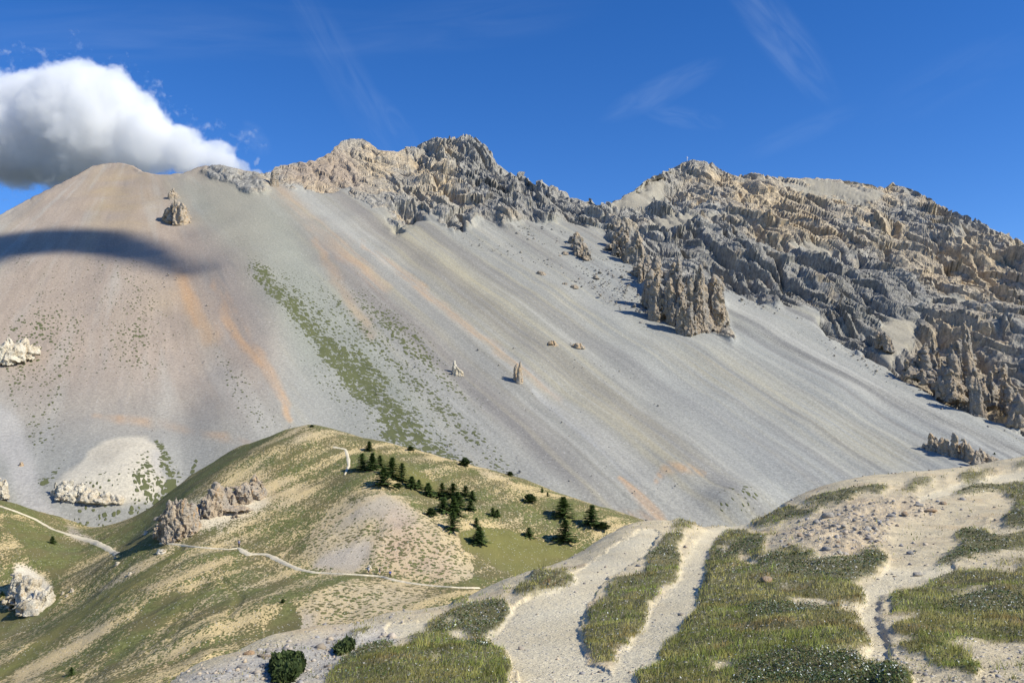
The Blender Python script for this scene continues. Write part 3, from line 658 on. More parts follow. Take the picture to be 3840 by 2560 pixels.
M8 = Z8((1570, 1180), (1600, 1150), (1570, 1090), (1630, 1050), (1750, 1010), (1900, 950), (2080, 920), (2200, 950), (2700, 940), (2700, 1370), (2250, 1350), (2050, 1340), (1900, 1350), (1760, 1340), (1650, 1320), (1570, 1280), (1640, 1250), (1780, 1210), (1740, 1190), (1640, 1195))
M9 = Z8((1620, 1365), (1750, 1350), (1900, 1350), (1960, 1390), (2060, 1440), (2110, 1500), (2080, 1568), (1990, 1540), (1850, 1510), (1780, 1440), (1650, 1400))
SM = [Z8((1810, 915), (1880, 850), (1980, 800), (2050, 750), (2150, 730), (2250, 740), (2500, 690), (2500, 770), (2250, 820), (2100, 860), (1950, 890)),
      Z8((1950, 760), (1950, 710), (2020, 680), (2130, 680), (2165, 715), (2120, 740), (2020, 760), (1970, 770)), Z8((2110, 640), (2130, 618), (2170, 630), (2150, 650)),
      Z8((2210, 640), (2250, 610), (2351, 560), (2450, 560), (2450, 670), (2260, 680)), Z8((2270, 555), (2340, 545), (2351, 580), (2290, 580)),
      Z8((1910, 500), (1980, 460), (2100, 430), (2500, 420), (2500, 560), (2351, 550), (2260, 520), (2210, 480), (2100, 490), (2000, 505)),
      Z8((1060, 530), (1150, 495), (1300, 470), (1420, 440), (1580, 428), (1600, 450), (1540, 500), (1440, 490), (1400, 500), (1330, 540), (1200, 560), (1100, 550)), Z8((1600, 490), (1700, 440), (1760, 450), (1750, 480), (1650, 495)),
      Z8((930, 575), (1000, 550), (1060, 560), (1000, 580), (940, 588)), Z8((750, 670), (850, 620), (1000, 570), (1150, 570), (1210, 590), (1160, 620), (1050, 630), (960, 660), (850, 690)),
      Z8((1680, 405), (1830, 388), (1845, 430), (1760, 440), (1690, 430)), Z8((1845, 400), (1900, 385), (1970, 395), (1900, 412)), Z8((1960, 385), (2050, 350), (2180, 380), (2100, 410), (2000, 430)),
      Z8((2100, 340), (2260, 345), (2200, 370), (2110, 360)), Z8((2270, 350), (2300, 310), (2500, 300), (2500, 345)), Z8((1780, 480), (1850, 450), (1900, 455), (1830, 475)),
      Z8((2310, 945), (2330, 905), (2500, 905), (2500, 950)), Z8((2150, 880), (2250, 865), (2500, 850), (2500, 885), (2200, 895)),
      Z8((320, 680), (340, 655), (400, 640), (480, 655), (510, 680), (440, 695), (360, 695)), Z8((520, 670), (560, 635), (640, 640), (665, 665), (600, 672)),
      Z7((1340, 960), (1400, 920), (1500, 890), (1480, 920), (1400, 950)), Z7((1040, 1040), (1100, 1000), (1200, 980), (1190, 1020), (1100, 1045)),
      Z7((330, 1240), (440, 1200), (600, 1190), (500, 1240), (400, 1260)), Z7((500, 1270), (620, 1250), (600, 1270)), Z7((220, 1330), (280, 1290), (340, 1280), (260, 1330)),
      Z7((300, 1430), (380, 1380), (360, 1420)), Z7((150, 1380), (200, 1360), (190, 1385)), Z7((2080, 1460), (2150, 1445), (2140, 1475)), Z6((1280, 1510), (1340, 1470), (1350, 1500)), Z6((1700, 1340), (1740, 1310), (1750, 1335)),
      Z7((1380, 985), (1440, 960), (1480, 940), (1460, 980)), Z7((1600, 860), (1690, 800), (1780, 770), (1700, 830)), Z7((1890, 745), (1940, 730), (1960, 745), (1920, 760))]
HOLES = [Z8((1000, 1120), (1060, 1100), (1200, 1105), (1280, 1150), (1180, 1165), (1040, 1165)), Z8((560, 1465), (700, 1455), (690, 1490), (580, 1500)), Z8((850, 1040), (1000, 1030), (1180, 1012), (1180, 1022), (1000, 1042)),
         Z8((700, 860), (760, 830), (820, 880), (830, 920), (780, 900)), Z8((590, 820), (660, 780), (680, 800), (620, 830)), Z7((930, 1455), (1010, 1415), (1000, 1450), (940, 1475)), Z7((640, 1330), (740, 1270), (820, 1300), (700, 1350)),
         Z8((1860, 1080), (2100, 1030), (2200, 1035), (1900, 1090)), Z8((800, 1400), (1000, 1395), (900, 1410)), Z7((1000, 1170), (1080, 1130), (1120, 1140), (1040, 1175))]
BUSH = [Z6((1840, 1440), (1900, 1420), (2050, 1410), (2045, 1480), (1980, 1568), (1860, 1568))]
VEG = poly(M1, M2, M3, M4, M5, M6, M8, M9, *SM) * (1 - poly(*HOLES)) ; VEGS = _box(VEG, 3)
# patches covered by low dark leathery mats with pale seed heads rather than grass
MATS = _box(np.maximum.reduce([poly(Z8((800, 900), (870, 840), (1190, 830), (1120, 885), (1330, 850), (1500, 795), (1590, 870), (1480, 950), (1300, 990), (850, 950)), Z8((780, 1150), (1000, 1150), (1280, 1140), (1200, 1200), (900, 1240), (760, 1220)), Z8((700, 1500), (780, 1430), (1100, 1410), (1400, 1420), (1750, 1600), (650, 1600)), Z8((1100, 540), (1500, 450), (1550, 500), (1200, 565)), Z8((560, 820), (870, 740), (860, 800), (640, 880)),
    Z7((1150, 1060), (1470, 1040), (1480, 1100), (1270, 1265), (1150, 1210), (900, 1220)), Z7((300, 1460), (560, 1310), (700, 1280), (900, 1290), (600, 1370), (300, 1520)), Z7((1150, 1290), (1320, 1310), (1350, 1400), (1150, 1380)), Z8((1810, 915), (2050, 750), (2300, 740), (2200, 850)), Z8((1950, 760), (2020, 680), (2165, 715), (2020, 765)),
    Z8((1910, 500), (2100, 430), (2300, 430), (2150, 500)), Z8((170, 870), (240, 800), (360, 810), (400, 860), (350, 890)), Z8((870, 630), (1150, 575), (1210, 590), (1000, 640)), Z8((1960, 410), (2100, 390), (2180, 385), (2050, 430)), Z8((1850, 1150), (2100, 1050), (2351, 1080), (2351, 1180), (2000, 1180)), Z8((2200, 640), (2351, 600), (2400, 680), (2260, 690)))]), 3)
REDS = _box(poly(Z7((1640, 960), (1700, 900), (1800, 850), (1850, 880), (1780, 930)), Z8((930, 575), (1000, 540), (1120, 500), (1200, 500), (1060, 560)), Z7((1330, 1240), (1400, 1170), (1410, 1200)), Z8((450, 650), (480, 640), (500, 660)), Z7((900, 1190), (1000, 1130), (1050, 1120), (960, 1180))), 2)
PATHM = np.maximum.reduce([stroke([(3900, 1760, 16), (3700, 1805, 20), (3500, 1850, 22), (3200, 1850, 0.1)], .3) * 0,
    stroke([(2930, 1903, 12), (2860, 1925, 22), (2740, 1975, 34), (2660, 2030, 42), (2620, 2110, 52), (2585, 2200, 62), (2530, 2290, 75), (2450, 2380, 85), (2390, 2480, 85), (2370, 2600, 120)], .3),
    poly([(2450, 1975), (2480, 2000), (2420, 2080), (2290, 2160), (2210, 2250), (2170, 2350), (2200, 2470), (2280, 2500), (2330, 2600), (1960, 2600), (1900, 2430), (1780, 2390), (1640, 2400), (1440, 2370), (1460, 2330), (1600, 2320), (1900, 2290), (2000, 2230), (2160, 2140), (2300, 2040), (2400, 1985)]),
    stroke([(3900, 1765, 16), (3720, 1805, 20), (3580, 1832, 16), (3450, 1870, 10)], .3),
    stroke([(3240, 2570, 60), (3300, 2440, 40), (3260, 2330, 34), (3260, 2220, 40), (3340, 2160, 34), (3560, 2130, 20)], .4)])
BANK = poly(Z8((880, 800), (1000, 690), (1180, 610), (1450, 520), (1700, 500), (1850, 540), (1900, 600), (1600, 640), (1560, 780), (1300, 850), (1190, 820), (1030, 790)), blur=20)
SCR = poly(Z6((1160, 1568), (1500, 1440), (1800, 1330), (2351, 1200), (2700, 1180), (2700, 1300), (2300, 1460), (2200, 1568)), blur=14)
def HC(x, y, parts=False):
    z = HC0(x, y)
    px, py = proj(x, y, z)
    wx, wy = fbm(x * 2.2, y * 2.2, 3, 3) * 13, fbm(x * 2.2, y * 2.2, 7, 3) * 9
    vg = look(VEGS, px + wx, py + wy); vh = look(VEG, px + wx, py + wy)
    bank = look(BANK, px, py); pth = look(PATHM, px + wx * 1.5, py + wy)
    lift = (.026 + .0026 * y) * sst(.10, 1.0, vg + .25 * fbm(x * 2.5, y * 2.5, 4, 3)) * (1 + 1.5 * fbm(x * 1.1, y * 1.1, 2, 3))
    z = z + lift
    z = z + fbm(x / 1.1, y / 1.1, 6, 3) * .035 * (1 - .7 * pth) + fbm(x / 3.2, y / 3.2, 1, 3) * .18 * (1 - .6 * pth) + fbm(x * 1.6, y * 1.6, 5, 3) * .035 * (1 - .5 * pth) + fbm(x * 9, y * 9, 8, 2) * .006
    z = z + bank * (np.maximum(0, ridged(x / 1.5, y / 1.5, 3, 4, .6) - .15) * .22)
    z = z - pth * .05
    if parts: return z, px, py, vg, vh, bank, pth
    return z
def build_ground():
    U = np.concatenate([np.linspace(-1.5, -.78, 50)[:-1], np.linspace(-.78, .78, int(1350 * QF)), np.linspace(.78, 1.5, 50)[1:]]); ys = np.concatenate([np.geomspace(1.2, 3.0, 60)[:-1], np.geomspace(3.0, 62, int(1150 * QF)), np.geomspace(62, 120, int(60 * QF) + 3)[1:]])
    y = ys[:, None] * np.ones_like(U)[None]; x = y * U[None]
    z, px, py, vg, vh, bank, pth = HC(x, y, True)
    C = lambda *c: np.array(c, np.float32)
    n1 = fbm(x / 2.5, y / 2.5, 3, 4)[..., None]; n2 = fbm(x * 2, y * 2, 5, 4)[..., None]
    col = C(.58, .485, .31) * (1 + .25 * n2) + 0 * n1
    def tint(c, m):
        nonlocal col
        m = np.clip(m, 0, 1); m = m if m.ndim == 3 else m[..., None]; col = col * (1 - m) + c * m
    tint(C(.50, .35, .19), sst(.0, .5, n1) * .5); tint(C(.36, .30, .22), sst(.1, .6, fbm(x * 5, y * 5, 9, 3)) * .35)
    tint(C(.50, .385, .25), bank * .6); tint(C(.40, .39, .37), look(SCR, px, py) * .7)
    tint(C(.68, .60, .42), np.clip(pth, 0, 1) * .8 * (.8 + n1[..., 0]))
    tint(C(.14, .13, .060), sst(.35, .9, vg + .3 * n2[..., 0]))
    V = np.stack([x, y, z], -1).reshape(-1, 3); f = grid_faces(*x.shape)
    pc = pth.reshape(-1)[f].mean(1); vc_ = vg.reshape(-1)[f].mean(1)
    isp = (pc > .5) & (vc_ < .4)
    st = sst(.1, .9, bank) * .8 + .35 + .5 * look(SCR, px, py)
    for nm, sel in (('ground', ~isp), ('path', isp)):
        v2, f2, c2, s2 = compact(V, f[sel], col.reshape(-1, 3), st.reshape(-1))
        tag(mesh_obj(nm, v2, f2, MAT_GROUND, cols=np.clip(c2, .02, .9), attrs={'stony': s2}), kind='structure')
m, t = newmat('earth_surface'); MAT_GROUND = m
p = t.pos(); col = t.attr('col', 0); sy = t.attr('stony')
k = t.ramp(t.noise(p, 22, 5, .75), .25, .75, .70, 1.28)
c = t.mixc(1.0, col, t.n('ShaderNodeCombineColor', {0: k, 1: k, 2: k}).outputs[0], 'MULTIPLY')
def pebb(sc, thr):
    v = t.n('ShaderNodeTexVoronoi', {'Vector': p, 'Scale': sc, 'Randomness': 1.0}); r = t.n('ShaderNodeTexWhiteNoise'); t.t.links.new(v.outputs['Color'], r.inputs[0])
    on = t.m('MULTIPLY', t.m('SUBTRACT', 1.0, t.m('LESS_THAN', r.outputs[0], t.m('SUBTRACT', thr, t.m('MULTIPLY', sy, .25)))), t.ramp(v.outputs['Distance'], .42, .30))
    return on, t.m('MULTIPLY', on, t.m('SUBTRACT', .45, v.outputs['Distance'])), r.outputs[1]
o1, h1, rc1 = pebb(14, .87); o2, h2, rc2 = pebb(32, .74)
g1 = t.n('ShaderNodeSeparateColor', {0: rc1}).outputs[0]; g2 = t.n('ShaderNodeSeparateColor', {0: rc2}).outputs[0]
c = t.mixc(t.m('MULTIPLY', o1, .8), c, t.mixc(g1, (.24, .215, .19), (.66, .62, .55)))
c = t.mixc(t.m('MULTIPLY', o2, .6), c, t.mixc(g2, (.30, .25, .20), (.62, .55, .44)))
h = t.m('ADD', t.m('MULTIPLY', t.noise(p, 9, 6, .7), .05), t.m('ADD', t.m('MULTIPLY', h1, .10), t.m('MULTIPLY', h2, .04)))
t.out(c, .95, t.bump(h, 1.0, .9))
build_mountain()
build_hillside()
for tr in TRAILS: ribbon('path', tr, MAT_TRAIL)
build_ground()

# ------------------------------------------------------------------ ROCK OUTCROPS
def rockmat(name, a, b, c, sc):
    m, t = newmat(name); p = t.pos()
    k = t.noise(t.scale(p, 1, 1, .55), .16 * sc, 4, .6); k2 = t.noise(t.scale(p, 1, 1, .4), .6 * sc, 5, .65)
    col = t.mixc(t.ramp(k, .42, .58), a, b); col = t.mixc(t.ramp(k2, .56, .68), col, c)
    g = t.ramp(t.noise(p, 1.6 * sc, 5, .7), .3, .7, .62, 1.3)
    col = t.mixc(1.0, col, t.n('ShaderNodeCombineColor', {0: g, 1: g, 2: g}).outputs[0], 'MULTIPLY')
    t.out(col, .95, t.bump(t.noise(p, .8 * sc, 8, .7), 1.6 / sc, .9)); return m
MR_GREY = rockmat('grey_brown_rock', (.31, .28, .24), (.41, .33, .24), (.50, .38, .23), 1.0)
MR_TAN = rockmat('tan_rock', (.46, .365, .255), (.40, .345, .275), (.55, .35, .18), 1.6)
MR_PALE = rockmat('pale_rock', (.66, .60, .48), (.58, .50, .37), (.54, .41, .26), 1.6)
MR_STONE = rockmat('stone_rock', (.27, .26, .245), (.38, .35, .30), (.40, .31, .21), 30)
MR_PSTONE = rockmat('pale_stone_rock', (.52, .48, .40), (.44, .41, .35), (.46, .36, .24), 30); MR_OSTONE = rockmat('rusty_stone_rock', (.40, .27, .16), (.33, .27, .20), (.36, .22, .12), 30)
MR_ORANGE = rockmat('orange_rock', (.50, .36, .22), (.45, .38, .29), (.42, .30, .20), 2.0)
def pillar(base, h, wd, seed, lean=0.0, blunt=.5, rough=.3, nx=34, ny=44, sink=.35, depth=.85):
    """one weathered rock fin: closed shell from a sunken foot to a broken top"""
    a = wd / 2; t = np.linspace(0, 1, ny)[:, None]; th = np.linspace(0, 2 * math.pi, nx, endpoint=False)[None] + seed
    H = h * (1 + sink); zz = t * H - h * sink
    r = a * (1 - t ** (4.0 + 9 * blunt)) ** .6 * (1.10 - .30 * t) + a * .02
    r = r * (1 + .30 * (1 - t) ** 3)
    X = r * np.cos(th); Y = r * np.sin(th) * depth
    k = (abs(np.cos(2 * th)) * .12 + .94); X = X * k; Y = Y * k
    X = X + wd * .30 * pn(t * 1.7 + seed * 3, seed, .5) * t; Y = Y + wd * .25 * pn(t * 1.7 + seed * 3, seed, 7.5) * t
    wx, wy, wz = base[0] + X, base[1] + Y, base[2] + zz + 0 * X
    s1 = wd * .55; s2 = wd * .2
    n = slabs(wx / s1 + seed, wy / s1, wz / (s1 * 1.15), 1.2)
    n2 = slabs(wx / s2, wy / s2 + seed, wz / (s2 * 1.1), 1.2)
    e = rough * a * (1.0 * n + .34 * n2 - .35 * np.maximum(0, .35 - np.abs(pn(wx / s1, wy / s1 + 9, wz / (s1 * 4)) * 2))) * np.clip(1.15 - t ** 6, .2, 1)
    X = X + np.cos(th) * e; Y = Y + np.sin(th) * e * depth
    zt = zz + 0 * X + t ** 2 * (pn(wx / (wd * .45), wy / (wd * .45), seed) * min(h * .5, wd * .55))
    V = np.stack([base[0] + X + lean * t * h, base[1] + Y, base[2] + zt], -1).reshape(-1, 3)
    i = np.arange(nx * ny).reshape(ny, nx); j = np.roll(i, -1, 1)
    f = np.stack([i[:-1], j[:-1], j[1:], i[1:]], -1).reshape(-1, 4)
    top = np.stack([i[-1], j[-1], np.full(nx, len(V)), np.full(nx, len(V))], -1)
    V = np.vstack([V, V[(ny - 1) * nx:].mean(0)])
    return V, f, top[:, :3]
def groundpt(where, px, py):
    if where == 'A': return ptA(px, py)
    H, a, b = (HB, 110, 480) if where == 'B' else (HC, 4, 100)
    w = raymarch(H, px, py, a, b)[0]
    return w
def outcrop(name, where, mat, pillars, label, cat, off=0, group=None, rough=.3, seed=1.0, foot=True):
    Vs, Fq, Ft, n = [], [], [], 0
    ps = sorted(pillars, key=lambda p: p[0])
    if max(p[3] for p in pillars) >= 22:                 # shared foot that ties the fins together
        pillars = list(pillars) + [((a[0] + b[0]) / 2, (a[1] + b[1]) / 2 + 1, (a[1] + b[1]) / 2 - .3 * ((a[1] - a[2]) + (b[1] - b[2])) / 2, max(14, .9 * (a[3] + b[3]) / 2, 1.25 * math.hypot(b[0] - a[0], b[1] - a[1]))) for a, b in zip(ps[:-1], ps[1:]) if math.hypot(b[0] - a[0], b[1] - a[1]) < 70]
    for i, p in enumerate(pillars):
        px, py, top, wpx = p[:4]; lean = p[4] if len(p) > 4 else 0
        b = groundpt(where, px, py)
        Y = b[1] + off
        b = b * (Y / b[1]); h = (py - top) * Y / F; wd = wpx * Y / F * 1.12
        subs = [(0, 0, 1.0, 1.0)]
        if wpx > 22:                                # satellites break the outline up
            r = np.random.default_rng(int(px * 7 + py))
            for k in range(3 if wpx < 45 else 6):
                subs.append((r.uniform(-.42, .42) * wd, r.uniform(-.5, .1) * wd, r.uniform(.3, .9), r.uniform(.35, .6)))
        for (ox, oy, hs_, ws_) in subs:
            V, fq, ft = pillar((b[0] + ox, b[1] + oy, b[2]), h * hs_, wd * ws_, seed + i * 1.7 + ox, lean, .25 + .6 * ((i * 37 + int(ox * 10)) % 10) / 10, rough)
            Vs.append(V); Fq.append(fq + n); Ft.append(ft + n); n += len(V)
    V = np.vstack(Vs); me = [list(r) for r in np.vstack(Fq)] + [list(r) for r in np.vstack(Ft)]
    W_ = float(np.median([p[3] for p in ps])) * 1.15 * Y / F; W_ = max(W_, .2 * float(max(p[3] for p in pillars)) * Y / F)
    if max(p[3] for p in pillars) < 22:
        return tag(mesh_obj(name, V, me, mat, smooth=False), label, cat, group)
    tmp = mesh_obj('tmp', V, me, None); md = tmp.modifiers.new('r', 'REMESH'); md.mode = 'VOXEL'; md.voxel_size = max(W_ / 17, .0010 * Y * .6)
    ev = tmp.evaluated_get(bpy.context.evaluated_depsgraph_get()); m2 = ev.to_mesh()
    nv = len(m2.vertices); V = np.empty(nv * 3, np.float32); m2.vertices.foreach_get('co', V); V = V.reshape(-1, 3)
    Nn = np.empty(nv * 3, np.float32); m2.vertices.foreach_get('normal', Nn); Nn = Nn.reshape(-1, 3); Nn = Nn * [1, 1, .55]
    Fq = np.array([list(p_.vertices) for p_ in m2.polygons]); ev.to_mesh_clear()
    lab = np.arange(nv)
    E = np.vstack([Fq[:, [0, 1]], Fq[:, [1, 2]], Fq[:, [2, 3]]])
    while True:
        l0 = lab.copy(); mn = np.minimum(lab[E[:, 0]], lab[E[:, 1]]); np.minimum.at(lab, E[:, 0], mn); np.minimum.at(lab, E[:, 1], mn); lab = lab[lab]
        if (lab == l0).all(): break
    cnt = np.bincount(lab, minlength=nv); keep = cnt[lab] >= .10 * cnt.max(); Fq = Fq[keep[Fq[:, 0]]]; V, Fq, Nn = compact(V, Fq, Nn); dm = tmp.data; bpy.data.objects.remove(tmp); bpy.data.meshes.remove(dm)
    x, y, z = V.T; q = z + .45 * x
    wq = .25 * W_ * fbm(x / W_, y / W_, z / W_, 2)
    e = .10 * slabs((x + wq) / (.85 * W_), y / (.9 * W_), q / (1.2 * W_), 1.1) + .034 * slabs((x + wq) / (.36 * W_), y / (.36 * W_), q / (.42 * W_), 1.1) + .012 * slabs(x / (.13 * W_), y / (.13 * W_), z / (.13 * W_), 1.2)
    e = e - .17 * np.maximum(0, 1 - np.abs(pn((x + wq) / (.8 * W_), y / (.8 * W_), z / (3.2 * W_))) * 11) - .04 * np.maximum(0, 1 - np.abs(pn(x / (1.6 * W_), 3, (q + wq) / (.5 * W_))) * 8)
    o = mesh_obj(name, V + Nn * (e * W_)[:, None], Fq, mat, smooth=False)
    return tag(o, label, cat, group)
A_, B_ = 'A', 'B'
outcrop('rock_outcrop', A_, MR_GREY, [(2419, 1137, 1030, 24), (2440, 1150, 1010, 34), (2480, 1195, 997, 75), (2455, 1170, 1085, 30), (2496, 1090, 911, 34), (2550, 1165, 942, 74), (2520, 1215, 1040, 40), (2569, 1250, 1075, 58), (2580, 1250, 1120, 24), (2610, 1225, 960, 60), (2648, 1215, 1000, 86), (2625, 1240, 1060, 40), (2677, 1190, 1075, 34), (2696, 1275, 1172, 46), (2715, 1290, 1215, 26), (2738, 1303, 1223, 22), (2754, 1312, 1264, 14)],
        'large jagged grey-brown rock tower group standing in the scree right of centre', 'rock outcrop')
outcrop('rock_outcrop', A_, MR_GREY, [(2308, 905, 795, 34), (2330, 930, 835, 40), (2318, 960, 880, 34), (2352, 960, 850, 44), (2390, 990, 872, 46), (2420, 1010, 895, 44), (2440, 1045, 930, 40), (2365, 985, 910, 40), (2400, 1050, 960, 40), (2460, 1080, 960, 44)],
        'dark broken rock wall just above and left of the large tower group', 'rock outcrop')
outcrop('rock_outcrop', A_, MR_GREY, [(2156, 914, 853, 26), (2168, 938, 870, 34), (2178, 955, 905, 36), (2190, 970, 925, 40)], 'small dark brown crag in grey scree below the jagged central ridge', 'rock outcrop')
outcrop('rock_outcrop', A_, MR_TAN, [(624, 817, 777, 34), (643, 826, 763, 40), (670, 834, 756, 46), (695, 824, 757, 32)], 'broad pinkish tan crag high on the left scree cone', 'rock outcrop', rough=.4)
outcrop('rock_pinnacle', A_, MR_TAN, [(651, 750, 693, 26), (643, 752, 712, 22), (660, 752, 722, 22)], 'weathered spire directly above the broad pinkish tan crag on the left cone', 'rock pinnacle', rough=.35)
outcrop('rock_pinnacle', A_, MR_ORANGE, [(1949, 1433, 1354, 19, .01), (1931, 1422, 1361, 13, .08)], 'lone split blade of pale rock standing alone in the middle scree', 'rock pinnacle', rough=.22)
outcrop('rock_pinnacle', A_, MR_PALE, [(1704, 1392, 1352, 13), (1714, 1402, 1376, 21), (1724, 1404, 1386, 18)], 'small pale knob of rock beside the green scree band, left of the lone blade', 'rock pinnacle')
outcrop('rock_outcrop', A_, MR_ORANGE, [(2055, 1288, 1274, 20), (2070, 1296, 1276, 26), (2084, 1300, 1286, 18)], 'low orange-tan rock lump in the scree, left one of two', 'rock outcrop')
outcrop('rock_outcrop', A_, MR_ORANGE, [(2150, 1294, 1282, 18), (2166, 1302, 1284, 24), (2182, 1308, 1295, 18)], 'low orange-tan rock lump in the scree, right one of two', 'rock outcrop')
outcrop('rock_outcrop', A_, MR_GREY, [(1024, 700, 630, 20), (1036, 700, 636, 16)], 'pink cliff edge at the notch in the left skyline', 'rock outcrop')
outcrop('rock_outcrop', A_, MR_GREY, [(3661, 1530, 1330, 46, -.12), (3650, 1440, 1230, 34, -.1), (3628, 1330, 1197, 28, -.03), (3573, 1488, 1395, 56), (3560, 1430, 1300, 60), (3584, 1365, 1246, 54), (3696, 1488, 1348, 52), (3740, 1470, 1295, 60), (3790, 1520, 1400, 60), (3820, 1580, 1480, 60), (3450, 1400, 1280, 72), (3408, 1404, 1350, 34), (3425, 1410, 1375, 40), (3503, 1400, 1250, 50), (3531, 1480, 1418, 36), (3480, 1430, 1380, 50)],
        'massive buttress of tall tan and grey rock fins at the lower right cliff foot', 'rock outcrop', off=-6)
outcrop('rock_outcrop', A_, MR_GREY, [(3324, 1309, 1250, 32), (3300, 1290, 1240, 36), (3335, 1312, 1280, 20)], 'dark brown cliff nose ending at a thin grey gully, left of the buttress', 'rock outcrop', off=-4)
outcrop('rock_outcrop', A_, MR_TAN, [(3462, 1664, 1645, 20), (3478, 1681, 1625, 22), (3495, 1690, 1621, 28), (3510, 1692, 1640, 20), (3531, 1703, 1644, 22), (3548, 1711, 1642, 20), (3563, 1715, 1668, 16), (3583, 1720, 1625, 28), (3602, 1718, 1649, 26), (3621, 1730, 1649, 28), (3641, 1741, 1662, 30), (3662, 1760, 1692, 24), (3680, 1739, 1681, 28), (3699, 1739, 1700, 36), (3718, 1733, 1711, 24), (3703, 1702, 1685, 18)],
        'row of tan rock fins with deep shadow just above the right grassy crest', 'rock outcrop', rough=.35)
outcrop('rock_pinnacle', A_, MR_TAN, [(3808, 1724, 1682, 17), (3819, 1732, 1716, 26)], 'single small rock tooth near the right picture edge', 'rock pinnacle')
outcrop('rock_outcrop', B_, MR_TAN, [(696, 1870, 1822, 20), (676, 1890, 1841, 40), (622, 2002, 1925, 66), (656, 2008, 1868, 84), (690, 1998, 1882, 76), (712, 1983, 1898, 60), (728, 1962, 1930, 30), (728, 1990, 1964, 32), (609, 2008, 1964, 24), (696, 2000, 1983, 20), (640, 1950, 1860, 40), (672, 1930, 1850, 34)],
        'big tan and orange crag with a knobbly head above the hikers\' trail', 'rock outcrop', rough=.3)
outcrop('rock_outcrop', B_, MR_TAN, [(807, 1924, 1811, 62), (785, 1909, 1849, 44), (826, 1915, 1845, 50), (858, 1892, 1845, 44), (879, 1883, 1835, 44), (900, 1879, 1818, 60), (847, 1866, 1815, 60), (926, 1879, 1849, 36), (953, 1864, 1795, 54), (970, 1830, 1788, 30), (981, 1849, 1832, 32), (751, 1883, 1849, 34), (930, 1850, 1815, 40), (890, 1936, 1924, 28), (826, 1990, 1964, 22)],
        'long pale craggy rock rib climbing right from the big tan crag', 'rock outcrop', rough=.35)
outcrop('rock_outcrop', A_, MR_PALE, [(-15, 1345, 1290, 46), (20, 1350, 1285, 50), (55, 1348, 1270, 55), (92, 1332, 1270, 48), (130, 1315, 1286, 32)], 'pale cream outcrop on the scree at the left picture edge', 'rock outcrop', off=-3)
outcrop('rock_outcrop', B_, MR_PALE, [(70, 2215, 2145, 60), (110, 2252, 2165, 84), (150, 2264, 2190, 74), (120, 2290, 2240, 70), (178, 2262, 2218, 48)], 'cream white bedrock face on the lower left green slope', 'rock outcrop', rough=.3)
outcrop('rock_outcrop', A_, MR_PALE, [(222, 1852, 1793, 40), (250, 1862, 1800, 50), (300, 1868, 1822, 56), (350, 1874, 1836, 56), (400, 1880, 1846, 46), (440, 1884, 1858, 40)], 'low cream rock ledge with a dark overhang below the bare dome', 'rock outcrop', off=0, rough=.3)
outcrop('rock_outcrop', A_, MR_PALE, [(-8, 1855, 1770, 50), (14, 1850, 1800, 26)], 'cream rock slab cut off by the left edge beside the scree stream', 'rock outcrop', off=-4)
BLD = [(A_, 80, 1744, 1732, 14, MR_ORANGE, 'lone orange boulder on the left scree fan above the stream of gravel'), (A_, 2034, 1030, 1016, 32, MR_GREY, 'largest dark boulder on the scree left of the tower group'),
       (A_, 2120, 1070, 1058, 18, MR_GREY, 'left boulder of a dark pair below the largest dark boulder'), (A_, 2152, 1079, 1067, 24, MR_GREY, 'right boulder of a dark pair below the largest dark boulder'),
       (A_, 2234, 1042, 1032, 20, MR_GREY, 'flat dark boulder alone on the boulder-strewn scree'), (A_, 2117, 953, 943, 22, MR_GREY, 'upper dark boulder under the small brown crag'), (A_, 2101, 962, 955, 14, MR_GREY, 'small dark boulder touching the one under the brown crag'),
       (B_, 608, 2070, 2058, 28, MR_PALE, 'pale blocky boulder right below the start of the trail'), (B_, 442, 2114, 2106, 18, MR_PALE, 'flat pale boulder beside the left trail junction'),
       (B_, 271, 2216, 2206, 13, MR_PALE, 'rounded white boulder by the cream bedrock face, upper of three'), (B_, 236, 2226, 2217, 11, MR_PALE, 'rounded white boulder by the cream bedrock face, middle of three'), (B_, 252, 2234, 2227, 9, MR_PALE, 'rounded white boulder by the cream bedrock face, lowest of three'),
       (B_, 547, 2000, 1990, 16, MR_PALE, 'white boulder left of the big tan crag'), (B_, 434, 2090, 2084, 12, MR_PALE, 'small white boulder near the valley path end'), (B_, 487, 2153, 2145, 14, MR_PALE, 'pale boulder on the bare tan strip below the crag'), (B_, 1385, 2130, 2119, 16, MR_PALE, 'pointed pale boulder behind the leftmost hiker of the three')]
for wh, px, py, top, wp, mt, lb in BLD:
    b = groundpt(wh, px, py); V, fq, ft = pillar(b - np.array([0, 0, 0]), (py - top) * b[1] / F, wp * b[1] / F, px * .1, 0, 1.0, .3, 14, 10)
    tag(mesh_obj('boulder', V, [list(r) for r in fq] + [list(r) for r in ft], mt, smooth=False), lb, 'boulder')

